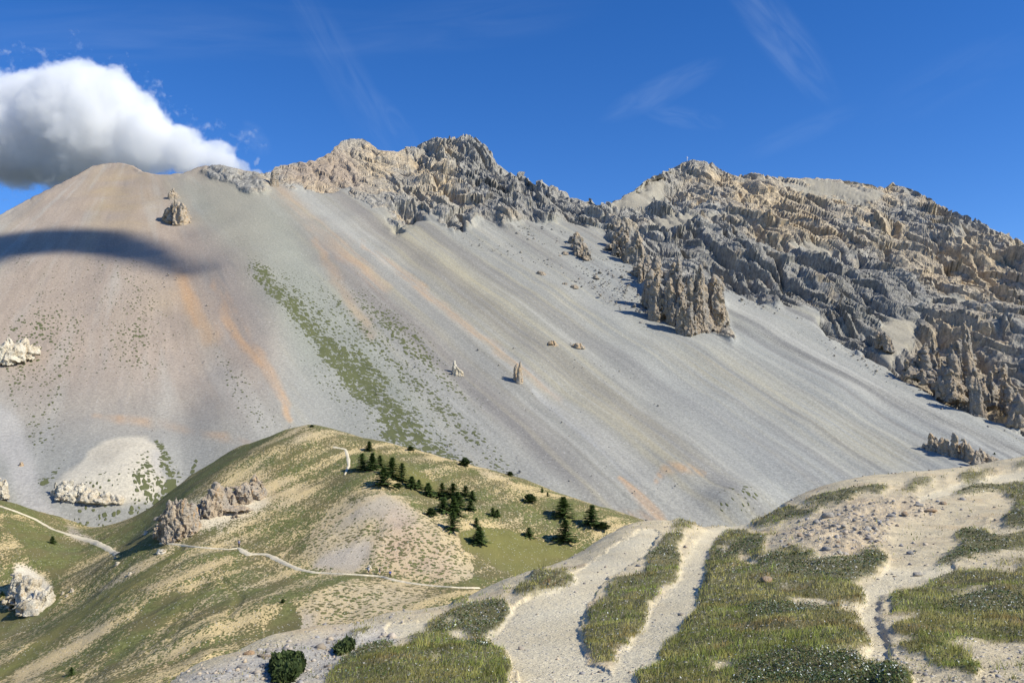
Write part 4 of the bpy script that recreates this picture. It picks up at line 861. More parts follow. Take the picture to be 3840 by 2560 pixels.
# summit marker
b = ptA(2577, 606); b[2] += 0
mm, t = newmat('weathered_metal'); t.out((.6, .6, .6), .5)
def tube(p0, p1, r0, r1, n=8):
    p0 = np.array(p0, float); p1 = np.array(p1, float); d = p1 - p0; L = np.linalg.norm(d); d /= L
    a = np.cross(d, [0, 0, 1.0] if abs(d[2]) < .9 else [1.0, 0, 0]); a /= np.linalg.norm(a); c = np.cross(d, a)
    th = np.linspace(0, 2 * math.pi, n, endpoint=False)
    ring = np.cos(th)[:, None] * a + np.sin(th)[:, None] * c
    V = np.vstack([p0 + ring * r0, p1 + ring * r1]); i = np.arange(n); j = (i + 1) % n
    f = [[int(a_), int(b_), int(b_ + n), int(a_ + n)] for a_, b_ in zip(i, j)] + [list(map(int, i[::-1])), list(map(int, i + n))]
    return V, f
def join(parts):
    Vs, Fs, n = [], [], 0
    for V, f in parts:
        Vs.append(V); Fs += [[k + n for k in q] for q in f]; n += len(V)
    return np.vstack(Vs), Fs
V, f = join([tube(b - [0, 0, 3], b + [0, 0, 6.5], .35, .3), tube(b + [-1.3, 0, 5], b + [1.3, 0, 5], .25, .25)])
tag(mesh_obj('summit_cross', V, f, mm), 'tiny pale cross on the highest right-hand summit', 'summit cross')

# ------------------------------------------------------------------ TREES
def leafmat(name, a, b):
    m, t = newmat(name); p = t.pos(); k = t.noise(p, .9, 3, .6)
    r = t.n('ShaderNodeObjectInfo').outputs['Random']
    c = t.mixc(t.ramp(k, .35, .65), a, b); c = t.mixc(t.m('MULTIPLY', r, .35), c, tuple(v * .75 for v in a))
    t.out(c, .8); return m
M_NEEDLE = leafmat('needles', (.060, .105, .030), (.18, .25, .07)); M_PINE = leafmat('dwarf_pine_needles', (.045, .070, .022), (.105, .135, .042))
M_BARK, t = newmat('bark'); t.out(t.mixc(t.noise(t.pos(), 6, 3), (.09, .07, .055), (.19, .16, .13)), .95)
def conifer_meshes(seed, H=8.0, R=2.3, n_tiers=20, bushy=0.0):
    r = np.random.default_rng(seed); V = []; Fc = []; n = 0; br = []
    for k in range(n_tiers * 7):
        t_ = (k + r.random()) / (n_tiers * 7)
        z0 = H * (.03 + .95 * t_); L = R * ((1 - t_) ** r.choice([.7, .85, 1.0])) * r.uniform(.45, 1.15) + .12
        if bushy: z0 = H * (.08 + .5 * t_); L = R * math.sqrt(max(.02, 1 - t_ * .8)) * r.uniform(.6, 1.1)
        an = k * 2.399 + r.uniform(-.3, .3); el = r.uniform(-.25, .15) + t_ * .6 + bushy * r.uniform(.1, 1.0)
        d = np.array([math.cos(an) * math.cos(el), math.sin(an) * math.cos(el), math.sin(el)]); side = np.array([-math.sin(an), math.cos(an), 0])
        br.append(tube([0, 0, z0], np.array([0, 0, z0]) + d * L * .8, .035, .012, 4))
        m_ = max(5, int(L * 13))
        for q in range(m_):
            s_ = (q + .5 + r.uniform(-.3, .3)) / m_; c0 = np.array([0, 0, z0]) + d * L * s_ + np.array([0, 0, -.12 * L * s_ ** 2])
            for sg in (-1, 1):
                ln = (.40 * (1 - s_ * .4) + .14) * r.uniform(.7, 1.3)
                tip = c0 + (side * sg * .8 + d * .6 + np.array([0, 0, r.uniform(-.25, .3)])) * ln
                w_ = d * .13 + np.array([0, 0, r.uniform(-.13, .13)])
                V += [c0 - w_, c0 + w_, tip]; Fc.append([n, n + 1, n + 2]); n += 3
    Vb, fb = join([tube([0, 0, -.8], [0, 0, H * .55], H * .022 + .04, H * .012, 8), tube([0, 0, H * .55], [0, 0, H * (.5 if bushy else .985)], H * .012, .015, 8)] + br)
    mc = bpy.data.meshes.new('crown'); mc.from_pydata([tuple(v) for v in V], [], Fc); mt_ = bpy.data.meshes.new('trunk'); mt_.from_pydata([tuple(v) for v in Vb], [], fb)
    mt_.materials.append(M_BARK); return mc, mt_
PROTO = [conifer_meshes(s_, 8.0, r_, n_) for s_, r_, n_ in ((1, 2.3, 20), (2, 2.9, 15), (3, 2.0, 22), (4, 2.6, 12), (11, 3.1, 18), (12, 2.2, 13), (13, 2.7, 17))]; PB = [conifer_meshes(s_, 2.0, 1.9, 14, 1.0) for s_ in (5, 6)]
for mc, _ in PROTO: mc.materials.append(M_NEEDLE)
for mc, _ in PB: mc.materials.append(M_PINE)
def plant(name, where, px, py, hpx, wpx, i, label, cat, grp, bush=False, sink=0.0):
    b = groundpt(where, px, py) if isinstance(where, str) else np.array(where, float)
    if np.isnan(b[0]): print('no ground for', name, px, py); return
    mc, mt_ = (PB if bush else PROTO)[i % (2 if bush else 7)]
    e = bpy.data.objects.new(name, None); COL.objects.link(e); e.empty_display_size = .5
    e.location = b - np.array([0, 0, .1 + sink]); Hn, Rn = (1.75, 1.9) if bush else (8.0, 2.3)
    hs_ = hpx * b[1] / F / Hn; ws_ = wpx * b[1] / F / (2 * Rn) * 1.5
    e.scale = (ws_, ws_, hs_ * .95); e.rotation_euler = (.07 * math.sin(i * 5.1), .07 * math.sin(i * 3.3), i * 2.1)
    for nm, me in (('crown', mc), ('trunk', mt_)):
        o = bpy.data.objects.new(nm, me); COL.objects.link(o); o.parent = e
    return tag(e, label, cat, grp)
G1, G2 = 'conifers on the grassy knoll', 'dwarf pine bushes'
TREES = [(1384, 1689, 38, 33, 'lone small conifer on the knoll crest above the main tree clump'), (1360, 1761, 66, 46, 'leftmost tall conifer of the upper clump'), (1395, 1763, 70, 50, 'tall conifer second from left in the upper clump'), (1426, 1753, 50, 42, 'conifer at the back middle of the upper clump'),
         (1467, 1786, 77, 48, 'tallest conifer at the right of the upper clump'), (1506, 1803, 72, 50, 'dense conifer at the right end of the upper clump'), (1434, 1821, 70, 66, 'broad dark conifer in front of the upper clump'),
         (1545, 1828, 47, 46, 'medium conifer between the two clumps, left one'), (1572, 1830, 36, 28, 'thin sparse conifer right of the one between the clumps'), (1608, 1858, 52, 52, 'spreading conifer standing apart left of the lower clump'),
         (1658, 1864, 58, 46, 'conifer at the upper left of the lower clump'), (1697, 1864, 56, 46, 'conifer at the top middle of the lower clump'), (1744, 1858, 40, 44, 'conifer at the upper right of the lower clump'), (1771, 1875, 40, 30, 'slim greyish conifer at the right edge of the lower clump'),
         (1719, 1897, 58, 50, 'bright green conifer in the heart of the lower clump'), (1664, 1919, 58, 54, 'wide conifer at the lower left of the lower clump'), (1702, 1924, 68, 48, 'tall conifer at the front of the lower clump'), (1763, 1911, 40, 42, 'rounded conifer at the lower right of the lower clump'),
         (1713, 1933, 30, 38, 'short dark conifer at the foot of the lower clump'), (1697, 1988, 75, 60, 'layered conifer with drooping boughs just below the lower clump'), (1788, 1974, 36, 28, 'small conifer directly above the lowest conifer'), (1796, 2038, 68, 58, 'lowest conifer on the gravel edge above the meadow'),
         (1849, 1933, 34, 26, 'left half of a small double conifer in the middle of the slope'), (1864, 1936, 30, 26, 'right half of a small double conifer in the middle of the slope'), (1984, 2010, 36, 38, 'small conifer alone in the olive meadow'),
         (2112, 1941, 83, 62, 'large conifer near the ridge with a shadow to its left'), (2120, 2030, 86, 80, 'large broad conifer below the ridge conifer, right of the meadow'), (2217, 1969, 80, 60, 'rightmost large conifer against the grey scree'),
         (2033, 1846, 24, 12, 'tiny thin conifer on the right ridge, upper one'), (2054, 1860, 18, 11, 'tiny thin conifer on the right ridge, lower one'),
         (198, 2037, 30, 28, 'single conifer in the green valley at far left'), (7, 2233, 20, 18, 'small conifer cut by the left picture edge'), (267, 2530, 32, 22, 'small conifer near the bottom left corner')]
for i, (px, py, h_, w_, lb) in enumerate(TREES): plant('conifer_tree', B_, px, py, h_, w_, i, lb, 'tree', G1)
BUSHES = [(1617, 1934, 28, 38, 'bright green low bush left of the layered conifer'), (2261, 1984, 25, 46, 'dark bush at the foot of the rightmost large conifer'), (1987, 1884, 30, 44, 'round bush on the slope right of the trees'), (1745, 1747, 28, 42, 'round dark bush on the knoll crest against the scree'),
          (1539, 1689, 16, 24, 'small bush on the knoll crest right of the lone small conifer'), (1170, 1600, 8, 16, 'tiny bush on the very top of the knoll'), (1912, 1782, 14, 26, 'low bush on the far slope crest'), (1492, 1825, 14, 36, 'brownish bush between the broad conifer and the clumps'),
          (55, 2280, 18, 20, 'dark bush below the cream bedrock face'), (1062, 2259, 14, 15, 'small bush on the lower green flank below the trail')]
for i, (px, py, h_, w_, lb) in enumerate(BUSHES): plant('dwarf_pine', B_, px, py, h_, w_, i, lb, 'bush', G2, True)
for i, (px, py, h_, w_, lb) in enumerate([(3608, 1652, 11, 6, 'tiny conifer growing on top of the right rock fins'), (3730, 1706, 12, 9, 'tiny conifer right of the rock fins')]): plant('conifer_tree', A_, px, py, h_, w_, i, lb, 'tree', 'conifers on the scree')

# ------------------------------------------------------------------ FOREGROUND PLANTS AND STONES
def vcolmat(name, rough=.8, sc=0):
    m, t = newmat(name); t.out(t.attr('col', 0), rough); return m
M_GRASS = vcolmat('grass_blades'); M_LEAF = vcolmat('mat_leaves', .65)
def sample(n, ymin=5.2, ymax=64):
    u = rng.uniform(-.67, .67, n); q = rng.uniform(1 / ymax, 1 / ymin, n); y = 1 / q; return u * y, y
def build_grass():
    x, y = sample(int(900000 * min(1, QF)), 5.0, 64)
    z, px, py, vg, vh, bank, pth = HC(x, y, True)
    mat = look(MATS, px, py) + .25 * fbm(x / 1.3, y / 1.3, 3, 2)
    vis = (py < 2700) & (px > -150) & (px < 4000)
    edge = rng.random(len(x)) < sst(.22, .85, vg + .35 * fbm(x / .5, y / .5, 4, 3))
    edge = edge | ((rng.random(len(x)) < .22) & (fbm(x / .30, y / .30, 12, 2) > .22) & (pth < .5) & (fbm(x / 2, y / 2, 15, 2) > -.1))
    g = edge & vis & (rng.random(len(x)) < np.where(mat > .5, .10, .62))
    X, Y, Zz = x[g], y[g], z[g]; n = len(X)
    tuft = fbm(X / .45, Y / .45, 3, 2); zone = fbm(X / 1.9, Y / 1.9, 8, 3); zr = fbm(X / 1.2, Y / 1.2, 14, 2)
    h = (.034 + .040 * np.clip(tuft + .3, 0, 1) + .0016 * Y) * rng.uniform(.6, 1.35, n)
    tall = rng.random(n) < .02; h[tall] *= 1.8
    big = sst(.22, .45, fbm(X / .55, Y / .55, 31, 2)); h = h * (1 + 1.1 * big)
    w_ = np.maximum(.007, .00085 * Y) * rng.uniform(.7, 1.3, n) * np.where(tall, .45, 1)
    a = rng.uniform(0, 2 * math.pi, n); la = rng.uniform(0, 2 * math.pi, n); ll = h * rng.uniform(.15, .75, n)
    B = np.stack([X, Y, Zz - .01], -1); dx = np.stack([np.cos(a), np.sin(a) * .3, 0 * a], -1) * w_[:, None] / 2
    T = B + np.stack([np.cos(la) * ll + .01, np.sin(la) * ll, h * .93], -1)
    V = np.stack([B - dx, B + dx, T], 1).reshape(-1, 3)
    C = lambda *c: np.array(c, np.float32)
    c = C(.27, .32, .065) * np.ones((n, 1)); mixin = lambda c, d, m: c * (1 - m[:, None]) + d * m[:, None]
    c = mixin(c, C(.40, .35, .11), sst(-.25, .35, zone + .1)); c = mixin(c, C(.36, .22, .09), sst(.16, .42, zr) * .75)
    c = mixin(c, C(.34, .16, .10), look(REDS, px[g], py[g]) * .8 * (rng.random(n) < .7))
    c = mixin(c, C(.36, .31, .15), ((rng.random(n) < .16) | tall).astype(float)); c *= rng.uniform(.6, 1.35, n)[:, None]
    zb = fbm(X / .7, Y / .7, 21, 3); c *= (1 + 1.1 * np.clip(zb, -.45, .6))[:, None]
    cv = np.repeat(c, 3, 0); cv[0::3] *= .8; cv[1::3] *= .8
    f = np.arange(3 * n).reshape(-1, 3)
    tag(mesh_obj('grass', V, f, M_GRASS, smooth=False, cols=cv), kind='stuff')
    # leathery mats
    k = edge & vis & (rng.random(len(x)) < np.where(mat > .5, .75, .13))
    X, Y, Zz = x[k], y[k], z[k]; n = len(X)
    sz = np.maximum(.011, .0010 * Y) * rng.uniform(.7, 1.4, n); hh = rng.uniform(-.005, .05, n) + .03 * np.clip(fbm(X / .35, Y / .35, 2, 2), -1, 1)
    a = rng.uniform(0, 2 * math.pi, n); tl = rng.uniform(-.9, .9, n); tm = rng.uniform(-.9, .9, n)
    e1 = np.stack([np.cos(a), np.sin(a), tl], -1) * sz[:, None]; e2 = np.stack([-np.sin(a), np.cos(a), tm], -1) * sz[:, None] * .6
    B = np.stack([X, Y, Zz + hh], -1); V = np.stack([B - e1, B - e2, B + e1, B + e2], 1).reshape(-1, 3)
    c = C(.050, .075, .022) * np.ones((n, 1)); c = mixin(c, C(.16, .19, .12), (rng.random(n) < .22).astype(float)); c = mixin(c, C(.12, .10, .035), (rng.random(n) < .15).astype(float))
    c *= rng.uniform(.6, 1.5, n)[:, None]; wh = rng.random(n) < .035 * (1 + 1.8 * fbm(X / 1.0, Y / 1.0, 6, 2)); c[wh] = C(.66, .68, .62)
    V = V.reshape(n, 4, 3); V[wh, :, 2] += .03; V[wh] = (V[wh] - V[wh].mean(1, keepdims=True)) * .75 + V[wh].mean(1, keepdims=True); V = V.reshape(-1, 3)
    tag(mesh_obj('ground_cover', V, np.arange(4 * n).reshape(-1, 4), M_LEAF, smooth=False, cols=np.repeat(c, 4, 0)), kind='stuff')
build_grass()
def ico():
    import bmesh
    bm = bmesh.new(); bmesh.ops.create_icosphere(bm, subdivisions=2, radius=1); V = np.array([v.co[:] for v in bm.verts]); f = [[v.index for v in q.verts] for q in bm.faces]; bm.free(); return V, np.array(f)
IV, IF = ico()
def stone_verts(s_, sz):
    r = np.random.default_rng(s_); V = IV * (1 + .30 * pn(IV[:, 0] * 1.1 + s_, IV[:, 1] * 1.1, IV[:, 2] * 1.1)[:, None] + .14 * pn(IV[:, 0] * 2.6 + s_, IV[:, 1] * 2.6, IV[:, 2] * 2.6)[:, None])
    for _ in range(5):                                  # chipped planes
        d = r.normal(size=3); d /= np.linalg.norm(d); k = V @ d; V = V - np.maximum(0, k - .62)[:, None] * d
    a = r.uniform(0, 6.3); c, s2 = math.cos(a), math.sin(a); V = V * [1, r.uniform(.6, .95), r.uniform(.45, .8)]
    return (V @ np.array([[c, s2, 0], [-s2, c, 0], [0, 0, 1]])) * sz
PROTS = [stone_verts(k, 1.0) for k in range(10)]
def build_gravel():
    x, y = sample(75000, 5.5, 60); z, px, py, vg, vh, bank, pth = HC(x, y, True)
    scr = look(SCR, px, py); p = (.085 + .60 * bank + .36 * scr - .04 * pth) * (vg < .15) * (1 + 1.5 * fbm(x / .8, y / .8, 2, 2))
    k = (rng.random(len(x)) < p) & (py < 2650); x, y, z, bk = x[k], y[k], z[k], bank[k] + scr[k]
    n = min(len(x), 9000); Vs = []; cs = []
    for i in range(n):
        sz = max(.010, .0011 * y[i]) * float(rng.lognormal(.15, .55)) * (1 + .35 * bk[i]); sz = min(sz, .11)
        Vs.append(PROTS[i % 10] * sz + [x[i], y[i], z[i] + sz * .1]); g = rng.random()
        c = np.array([.43, .35, .25]) * (1 - g) + np.array([.30, .29, .28]) * g; cs.append(np.tile(c * rng.uniform(.6, 1.25), (len(IV), 1)))
    F_ = (IF[None] + (np.arange(n) * len(IV))[:, None, None]).reshape(-1, 3)
    tag(mesh_obj('gravel', np.vstack(Vs), F_, M_GRASS, smooth=False, cols=np.vstack(cs)), kind='stuff')
build_gravel()
# stones one can tell apart: (px, py, width px, label)
ZB = lambda x, y: (2800 + .5208 * x, 1800 + .5208 * y)
STN = [(ZB(870, 362), 38, 'largest pale grey rock in the middle of the stony bank'), (ZB(932, 358), 17, 'small grey rock right of the largest pale grey rock'), (ZB(1040, 262), 36, 'light grey angular rock near the top of the stony bank'), (ZB(1145, 250), 40, 'orange-brown flat rock at the top of the stony bank'),
       (ZB(1228, 128), 15, 'small dark rock up by the crest path'), (ZB(1240, 185), 34, 'grey flat rock below the crest path'), (ZB(1320, 228), 60, 'long brown slab at the right of the stony bank'), (ZB(590, 262), 46, 'dark grey jagged rock at the upper left of the stony bank'), (ZB(500, 305), 30, 'dark block left of the jagged rock on the stony bank'),
       (ZB(380, 298), 20, 'tan stone at the left tip of the stony bank'), (ZB(380, 400), 26, 'dark brown stone on the left flank of the stony bank'), (ZB(435, 396), 18, 'cream stone on the left flank of the stony bank'), (ZB(305, 465), 18, 'orange stone above the dark green mat'), (ZB(275, 485), 22, 'grey stone above the dark green mat'),
       (ZB(570, 500), 38, 'dark grey rock at the lower edge of the stony bank'), (ZB(672, 532), 28, 'white-streaked rock at the lower edge of the stony bank'), (ZB(140, 728), 46, 'grey weathered rock in the meadow beside the pale gravel'), (ZB(80, 735), 18, 'cream stone left of the grey weathered rock'), (ZB(352, 728), 14, 'single white stone in the middle meadow'),
       (ZB(770, 785), 18, 'flat grey stone at the meadow tip by the right path'), (ZB(1065, 694), 13, 'dark red stone on the right path'), (ZB(700, 330), 22, 'dark angular stone in the middle left of the stony bank'), (ZB(815, 410), 16, 'dark stone below the largest pale grey rock'), (ZB(945, 295), 22, 'flat pale stone above the largest pale grey rock'),
       (ZB(540, 430), 22, 'dark cracked stone low on the stony bank'), (ZB(660, 450), 20, 'rusty stone low on the stony bank'), (ZB(1180, 530), 34, 'tan stone in the little rubble heap right of the bank'), (ZB(1215, 512), 14, 'small cream stone behind the tan rubble stone'),
       (Z8((1460, 1345))[0], 20, 'cream stone where the right path narrows'), (Z8((1575, 1330))[0], 14, 'small pale stone at the edge of the right meadow'), (Z8((1655, 1390))[0], 14, 'white stone in front of the dark turf edge'), (Z8((2270, 755))[0], 14, 'pale stone at the right edge meadow'),
       (Z8((1890, 545))[0], 30, 'brown rock by the crest path with a shadow beneath'), (Z8((2000, 520))[0], 26, 'tan rock beside the crest path turf'), (Z7((1450, 1545))[0], 16, 'cream stone on the path at the bottom edge'), (Z6((1490, 1490))[0], 16, 'dark stone on the pale slope at the bottom'),
       (Z6((1690, 1375))[0], 44, 'reddish ledge of rock on the pale slope'), (Z6((1790, 1390))[0], 60, 'pale bedrock slab left of the reddish ledge'), (Z8((1740, 955))[0], 60, 'long low grey bedrock strip beside the right path')]
for i, ((px, py), wp, lb) in enumerate(STN):
    b = groundpt('C', px, py)
    if np.isnan(b[0]): print('stone?', lb); continue
    sz = wp * b[1] / F / 2; r_ = i % 10
    mt = MR_OSTONE if ('orange' in lb or 'rust' in lb or 'brown' in lb or 'red' in lb) else (MR_PSTONE if ('pale' in lb or 'cream' in lb or 'white' in lb) else MR_STONE)
    V = stone_verts(100 + i, sz * 1.1)
    if 'strip' in lb or 'slab' in lb: V = V * [1.0, .5, .35]
    V = V + b + [0, 0, sz * .15]
    tag(mesh_obj('stone', V, IF, mt, smooth=False), lb, 'stone', 'stones lying on the near ground')
# low shrub on the pale slope
def shrub(name, pts, hgt, label, ca, cb, n, grp=None):
    P = np.array(pts, float); M = _box(poly(pts), 2); lo, hi = P.min(0) - 6, P.max(0) + 6
    px = rng.uniform(lo[0], hi[0], n); py = rng.uniform(lo[1], hi[1], n); k = look(M, px, py) > .45; px, py = px[k], py[k]; W = raymarch(HC, px, py, 9 if py.mean() > 2200 else 25, 22 if py.mean() > 2200 else 60, 70)
    ok = ~np.isnan(W[:, 0]); W = W[ok]; e = look(M, px[ok], py[ok]); n = len(W)
    H_ = hgt * np.sqrt(np.clip((e - .4) / .6, 0, 1)) * (1 + .4 * fbm(W[:, 0] * 3, W[:, 1] * 3, 1, 2)); W[:, 2] += H_ * rng.uniform(.3, 1, n)
    sz = .022 * rng.uniform(.7, 1.4, n) + .0004 * W[:, 1]; d1 = rng.normal(size=(n, 3)) * sz[:, None]; d2 = rng.normal(size=(n, 3)) * sz[:, None]
    V = np.stack([W - d1, W + d1, W + d2 + [0, 0, .03]], 1).reshape(-1, 3); g = rng.random(n)[:, None]; c = np.array(ca) * (1 - g) + np.array(cb) * g
    tag(mesh_obj(name, V, np.arange(3 * n).reshape(-1, 3), M_LEAF, smooth=False, cols=np.repeat(c, 3, 0)), label, 'shrub', grp)
shrub('shrub', BUSH[0], .13, 'dark green mat-forming shrub on the pale gravel at the bottom edge', (.022, .04, .012), (.075, .10, .03), 11000)
shrub('shrub', M6, .09, 'small dark green shrub between the pale slope and the grassy hump', (.025, .042, .014), (.085, .11, .035), 4500)
shrub('shrub', Z8((560, 655), (590, 632), (640, 640), (650, 660), (600, 668)), .35, 'purple-grey shrub at the crest beside the main path', (.05, .04, .055), (.12, .11, .10), 2500)
for px, py, h_, w_, lb in ((2397, 1976, 20, 34, 'dark pine bush peeping over the bare crest, right one'), (2318, 2006, 20, 34, 'dark pine bush peeping over the bare crest, left one')):
    u, v = uv(px, py + 4); Yb = raymarch(HC, px, py + 8, 4, 100)[0][1] + 3.0; zz = float(HC(np.array([u * Yb]), np.array([Yb]))[0])
    need = (py - h_); uu, vv = uv(px, need); plant('dwarf_pine', (float(u * Yb), Yb, zz), px, py, (float(vv) * Yb - zz) * F / Yb, w_, 0 if px > 2350 else 1, lb, 'bush', G2, True)

# ------------------------------------------------------------------ HIKERS
def plainmat(name, c, r=.85):
    m, t = newmat(name); t.out(t.mixc(t.m('MULTIPLY', t.noise(t.pos(), 9, 2), .3), c, tuple(v * .6 for v in c)), r); return m
M_EYE = plainmat('eye', (.03, .02, .02), .3)
SKIN, HAIR = plainmat('skin', (.52, .33, .24), .6), plainmat('brown_hair', (.06, .035, .02))
def limb(pts, rad, n=10, sub=4):
    """tapered tube through joints, round ended"""
    P = np.array(pts, float); R = np.array(rad, float); t0 = np.arange(len(P)); tt = np.linspace(0, len(P) - 1, (len(P) - 1) * sub + 1)
    P = np.stack([np.interp(tt, t0, P[:, i]) for i in range(3)], 1); R = np.interp(tt, t0, R)
    for _ in range(2): P[1:-1] = (P[:-2] + 2 * P[1:-1] + P[2:]) / 4
    d = np.gradient(P, axis=0); d /= np.linalg.norm(d, axis=1)[:, None]; ref = np.array([.13, .97, .2]); a = np.cross(d, ref); a /= np.linalg.norm(a, axis=1)[:, None]; b = np.cross(d, a)
    th = np.linspace(0, 2 * math.pi, n, endpoint=False)
    V = (P[:, None] + (np.cos(th)[None, :, None] * a[:, None] + np.sin(th)[None, :, None] * b[:, None]) * R[:, None, None]).reshape(-1, 3)
    i = np.arange(n * len(P)).reshape(len(P), n); j = np.roll(i, -1, 1)
    f = [list(map(int, q)) for q in np.stack([i[:-1], i[1:], j[1:], j[:-1]], -1).reshape(-1, 4)] + [list(map(int, i[0])), list(map(int, i[-1][::-1]))]
    return V, f
def ball(c, r, sc=(1, 1, 1)):
    return IV * r * np.array(sc) + np.array(c, float), [list(map(int, q)) for q in IF]
def skinned(name, verts, edges, radii, mat, parent, sub=2):
    me = bpy.data.meshes.new(name); me.from_pydata(verts, edges, []); o = bpy.data.objects.new(name, me); COL.objects.link(o); me.materials.append(mat)
    sk = o.modifiers.new('skin', 'SKIN'); sk.use_smooth_shade = True; o.modifiers.new('sub', 'SUBSURF').levels = sub; o.modifiers['sub'].render_levels = sub
    for i, r in enumerate(radii): me.skin_vertices[0].data[i].radius = r if isinstance(r, tuple) else (r, r)
    me.skin_vertices[0].data[0].use_root = True; o.parent = parent; return o
def person(px, py, hpx, heading, stride, shirt, trousers, shorts, pack, hat, label, arm=0.0):
    b = groundpt('B', px, py); S = 1.75
    e = bpy.data.objects.new('person', None); COL.objects.link(e); e.location = b + [0, 0, .12]; e.rotation_euler = (0, 0, heading); k = hpx * b[1] / F / S; e.scale = (k, k, k)
    tag(e, label, 'person', 'hikers on the trail')
    f = stride; hip = .92 - abs(f) * .12                     # walks along local +Y
    J = {'pel': (0, 0, hip), 'chest': (0, .05, hip + .42), 'neck': (0, .07, hip + .57), 'head': (0, .10, hip + .73), 'top': (0, .10, hip + .80)}
    L = {}
    for s_, ff in ((-1, f), (1, -f)):
        L[s_] = [(.10 * s_, 0, hip - .04), (.11 * s_, .30 * ff + .06, hip * .53), (.11 * s_, .62 * ff - .04 * (ff < 0), .07 + .05 * (ff < 0)), (.12 * s_, .62 * ff + .16, .04)]
    A = {}
    for s_, ff in ((-1, -f), (1, f)):
        A[s_] = [(.19 * s_, .06, hip + .50), (.25 * s_, .06 + .25 * ff - .03, hip + .24), (.24 * s_, .20 + .35 * ff + arm * .15, hip + .04 + arm * .18), (.24 * s_, .26 + .36 * ff + arm * .15, hip - .03 + arm * .2)]
    vs = [J['pel'], J['chest'], J['neck'], J['head'], J['top']]; es = [(0, 1), (1, 2), (2, 3), (3, 4)]; ra = [(.15, .11), (.17, .11), .055, (.085, .10), (.07, .08)]
    for s_ in (-1, 1):
        i0 = len(vs); vs += L[s_]; es += [(0, i0), (i0, i0 + 1), (i0 + 1, i0 + 2), (i0 + 2, i0 + 3)]; ra += [.085, .06, .04, .04]
        i0 = len(vs); vs += A[s_]; es += [(1, i0), (i0, i0 + 1), (i0 + 1, i0 + 2), (i0 + 2, i0 + 3)]; ra += [.055, .042, .03, .03]
        for q in range(5):                                   # fingers and thumb
            i1 = len(vs); h0 = np.array(A[s_][3]); off = (q - 1.5) * .012 if q < 4 else -.03
            vs += [tuple(h0 + [.0, off + .01, -.04]), tuple(h0 + [-.01 * s_, off + .02, -.09 + (.03 if q == 4 else 0)])]; es += [(i0 + 3, i1), (i1, i1 + 1)]; ra += [.010, .008]
    skinned('body', vs, es, ra, SKIN, e)
    m_ = lambda nm, c: plainmat(nm, c)
    V, F_ = join([limb([J['pel'], np.array(J['pel']) + [0, .02, .2], J['chest'], np.array(J['neck']) - [0, 0, .04]], [.165, .15, .19, .09], 14)] + [limb(A[s_][:2], [.075, .062]) for s_ in (-1, 1)])
    mesh_obj('shirt', V, F_, m_('shirt_cloth', shirt), e)
    n_ = 2 if shorts else 3
    V, F_ = join([limb([np.array(J['pel']) + [0, 0, .08], np.array(J['pel']) - [0, 0, .10]], [.16, .165], 14)] + [limb(L[s_][:n_], [.11, .085, .06][:n_]) for s_ in (-1, 1)])
    mesh_obj('shorts' if shorts else 'trousers', V, F_, m_('leg_cloth', trousers), e)
    for s_ in (-1, 1):
        a0, a1 = np.array(L[s_][2]), np.array(L[s_][3]); mesh_obj('shoe', *limb([a0 - [0, .07, .0], a0 + [0, .02, -.02], a1], [.05, .055, .045]), plainmat('shoe_leather', (.05, .04, .035)), e)
    mesh_obj('hat' if hat else 'hair', *join([ball(np.array(J['head']) + [0, -.015, .05], .11, (1, 1.1, .85))] + ([tube(np.array(J['head']) + [0, .03, .055], np.array(J['head']) + [0, .03, .07], .17, .15, 12)] if hat else [])), m_('hat_cloth', hat) if hat else HAIR, e)
    face = np.array(J['head']) + [0, .095, 0]
    for s_ in (-1, 1): mesh_obj('eye', *ball(face + [.032 * s_, .0, .02], .011), M_EYE, e)
    mesh_obj('nose', *ball(face + [0, .012, -.01], .016, (.8, 1, 1.4)), SKIN, e)
    if pack:
        V, F_ = ball(np.array(J['chest']) + [0, -.23, -.08], .2, (.85, .7, 1.35)); mesh_obj('backpack', V, F_, m_('pack_cloth', pack), e)
R90 = -math.pi / 2
person(896, 2052, 27, math.pi, .05, (.22, .24, .42), (.02, .02, .04), False, None, None, 'hiker alone on the left trail in a bluish top and black trousers')
person(1382, 2152, 25, R90, .28, (.62, .66, .75), (.03, .03, .04), True, (.03, .10, .12), None, 'leftmost of three hikers, in a pale shirt with a teal backpack and dark shorts')
person(1423, 2154, 26, R90, .42, (.02, .018, .03), (.30, .29, .33), True, None, (.30, .30, .42), 'middle hiker of three, in a black top, grey shorts and pale cap', .8)
person(1463, 2166, 27, math.pi - .5, .30, (.05, .14, .52), (.01, .01, .02), False, (.03, .04, .09), (.30, .09, .06), 'rightmost of three hikers, in a bright blue top and black trousers', .6)

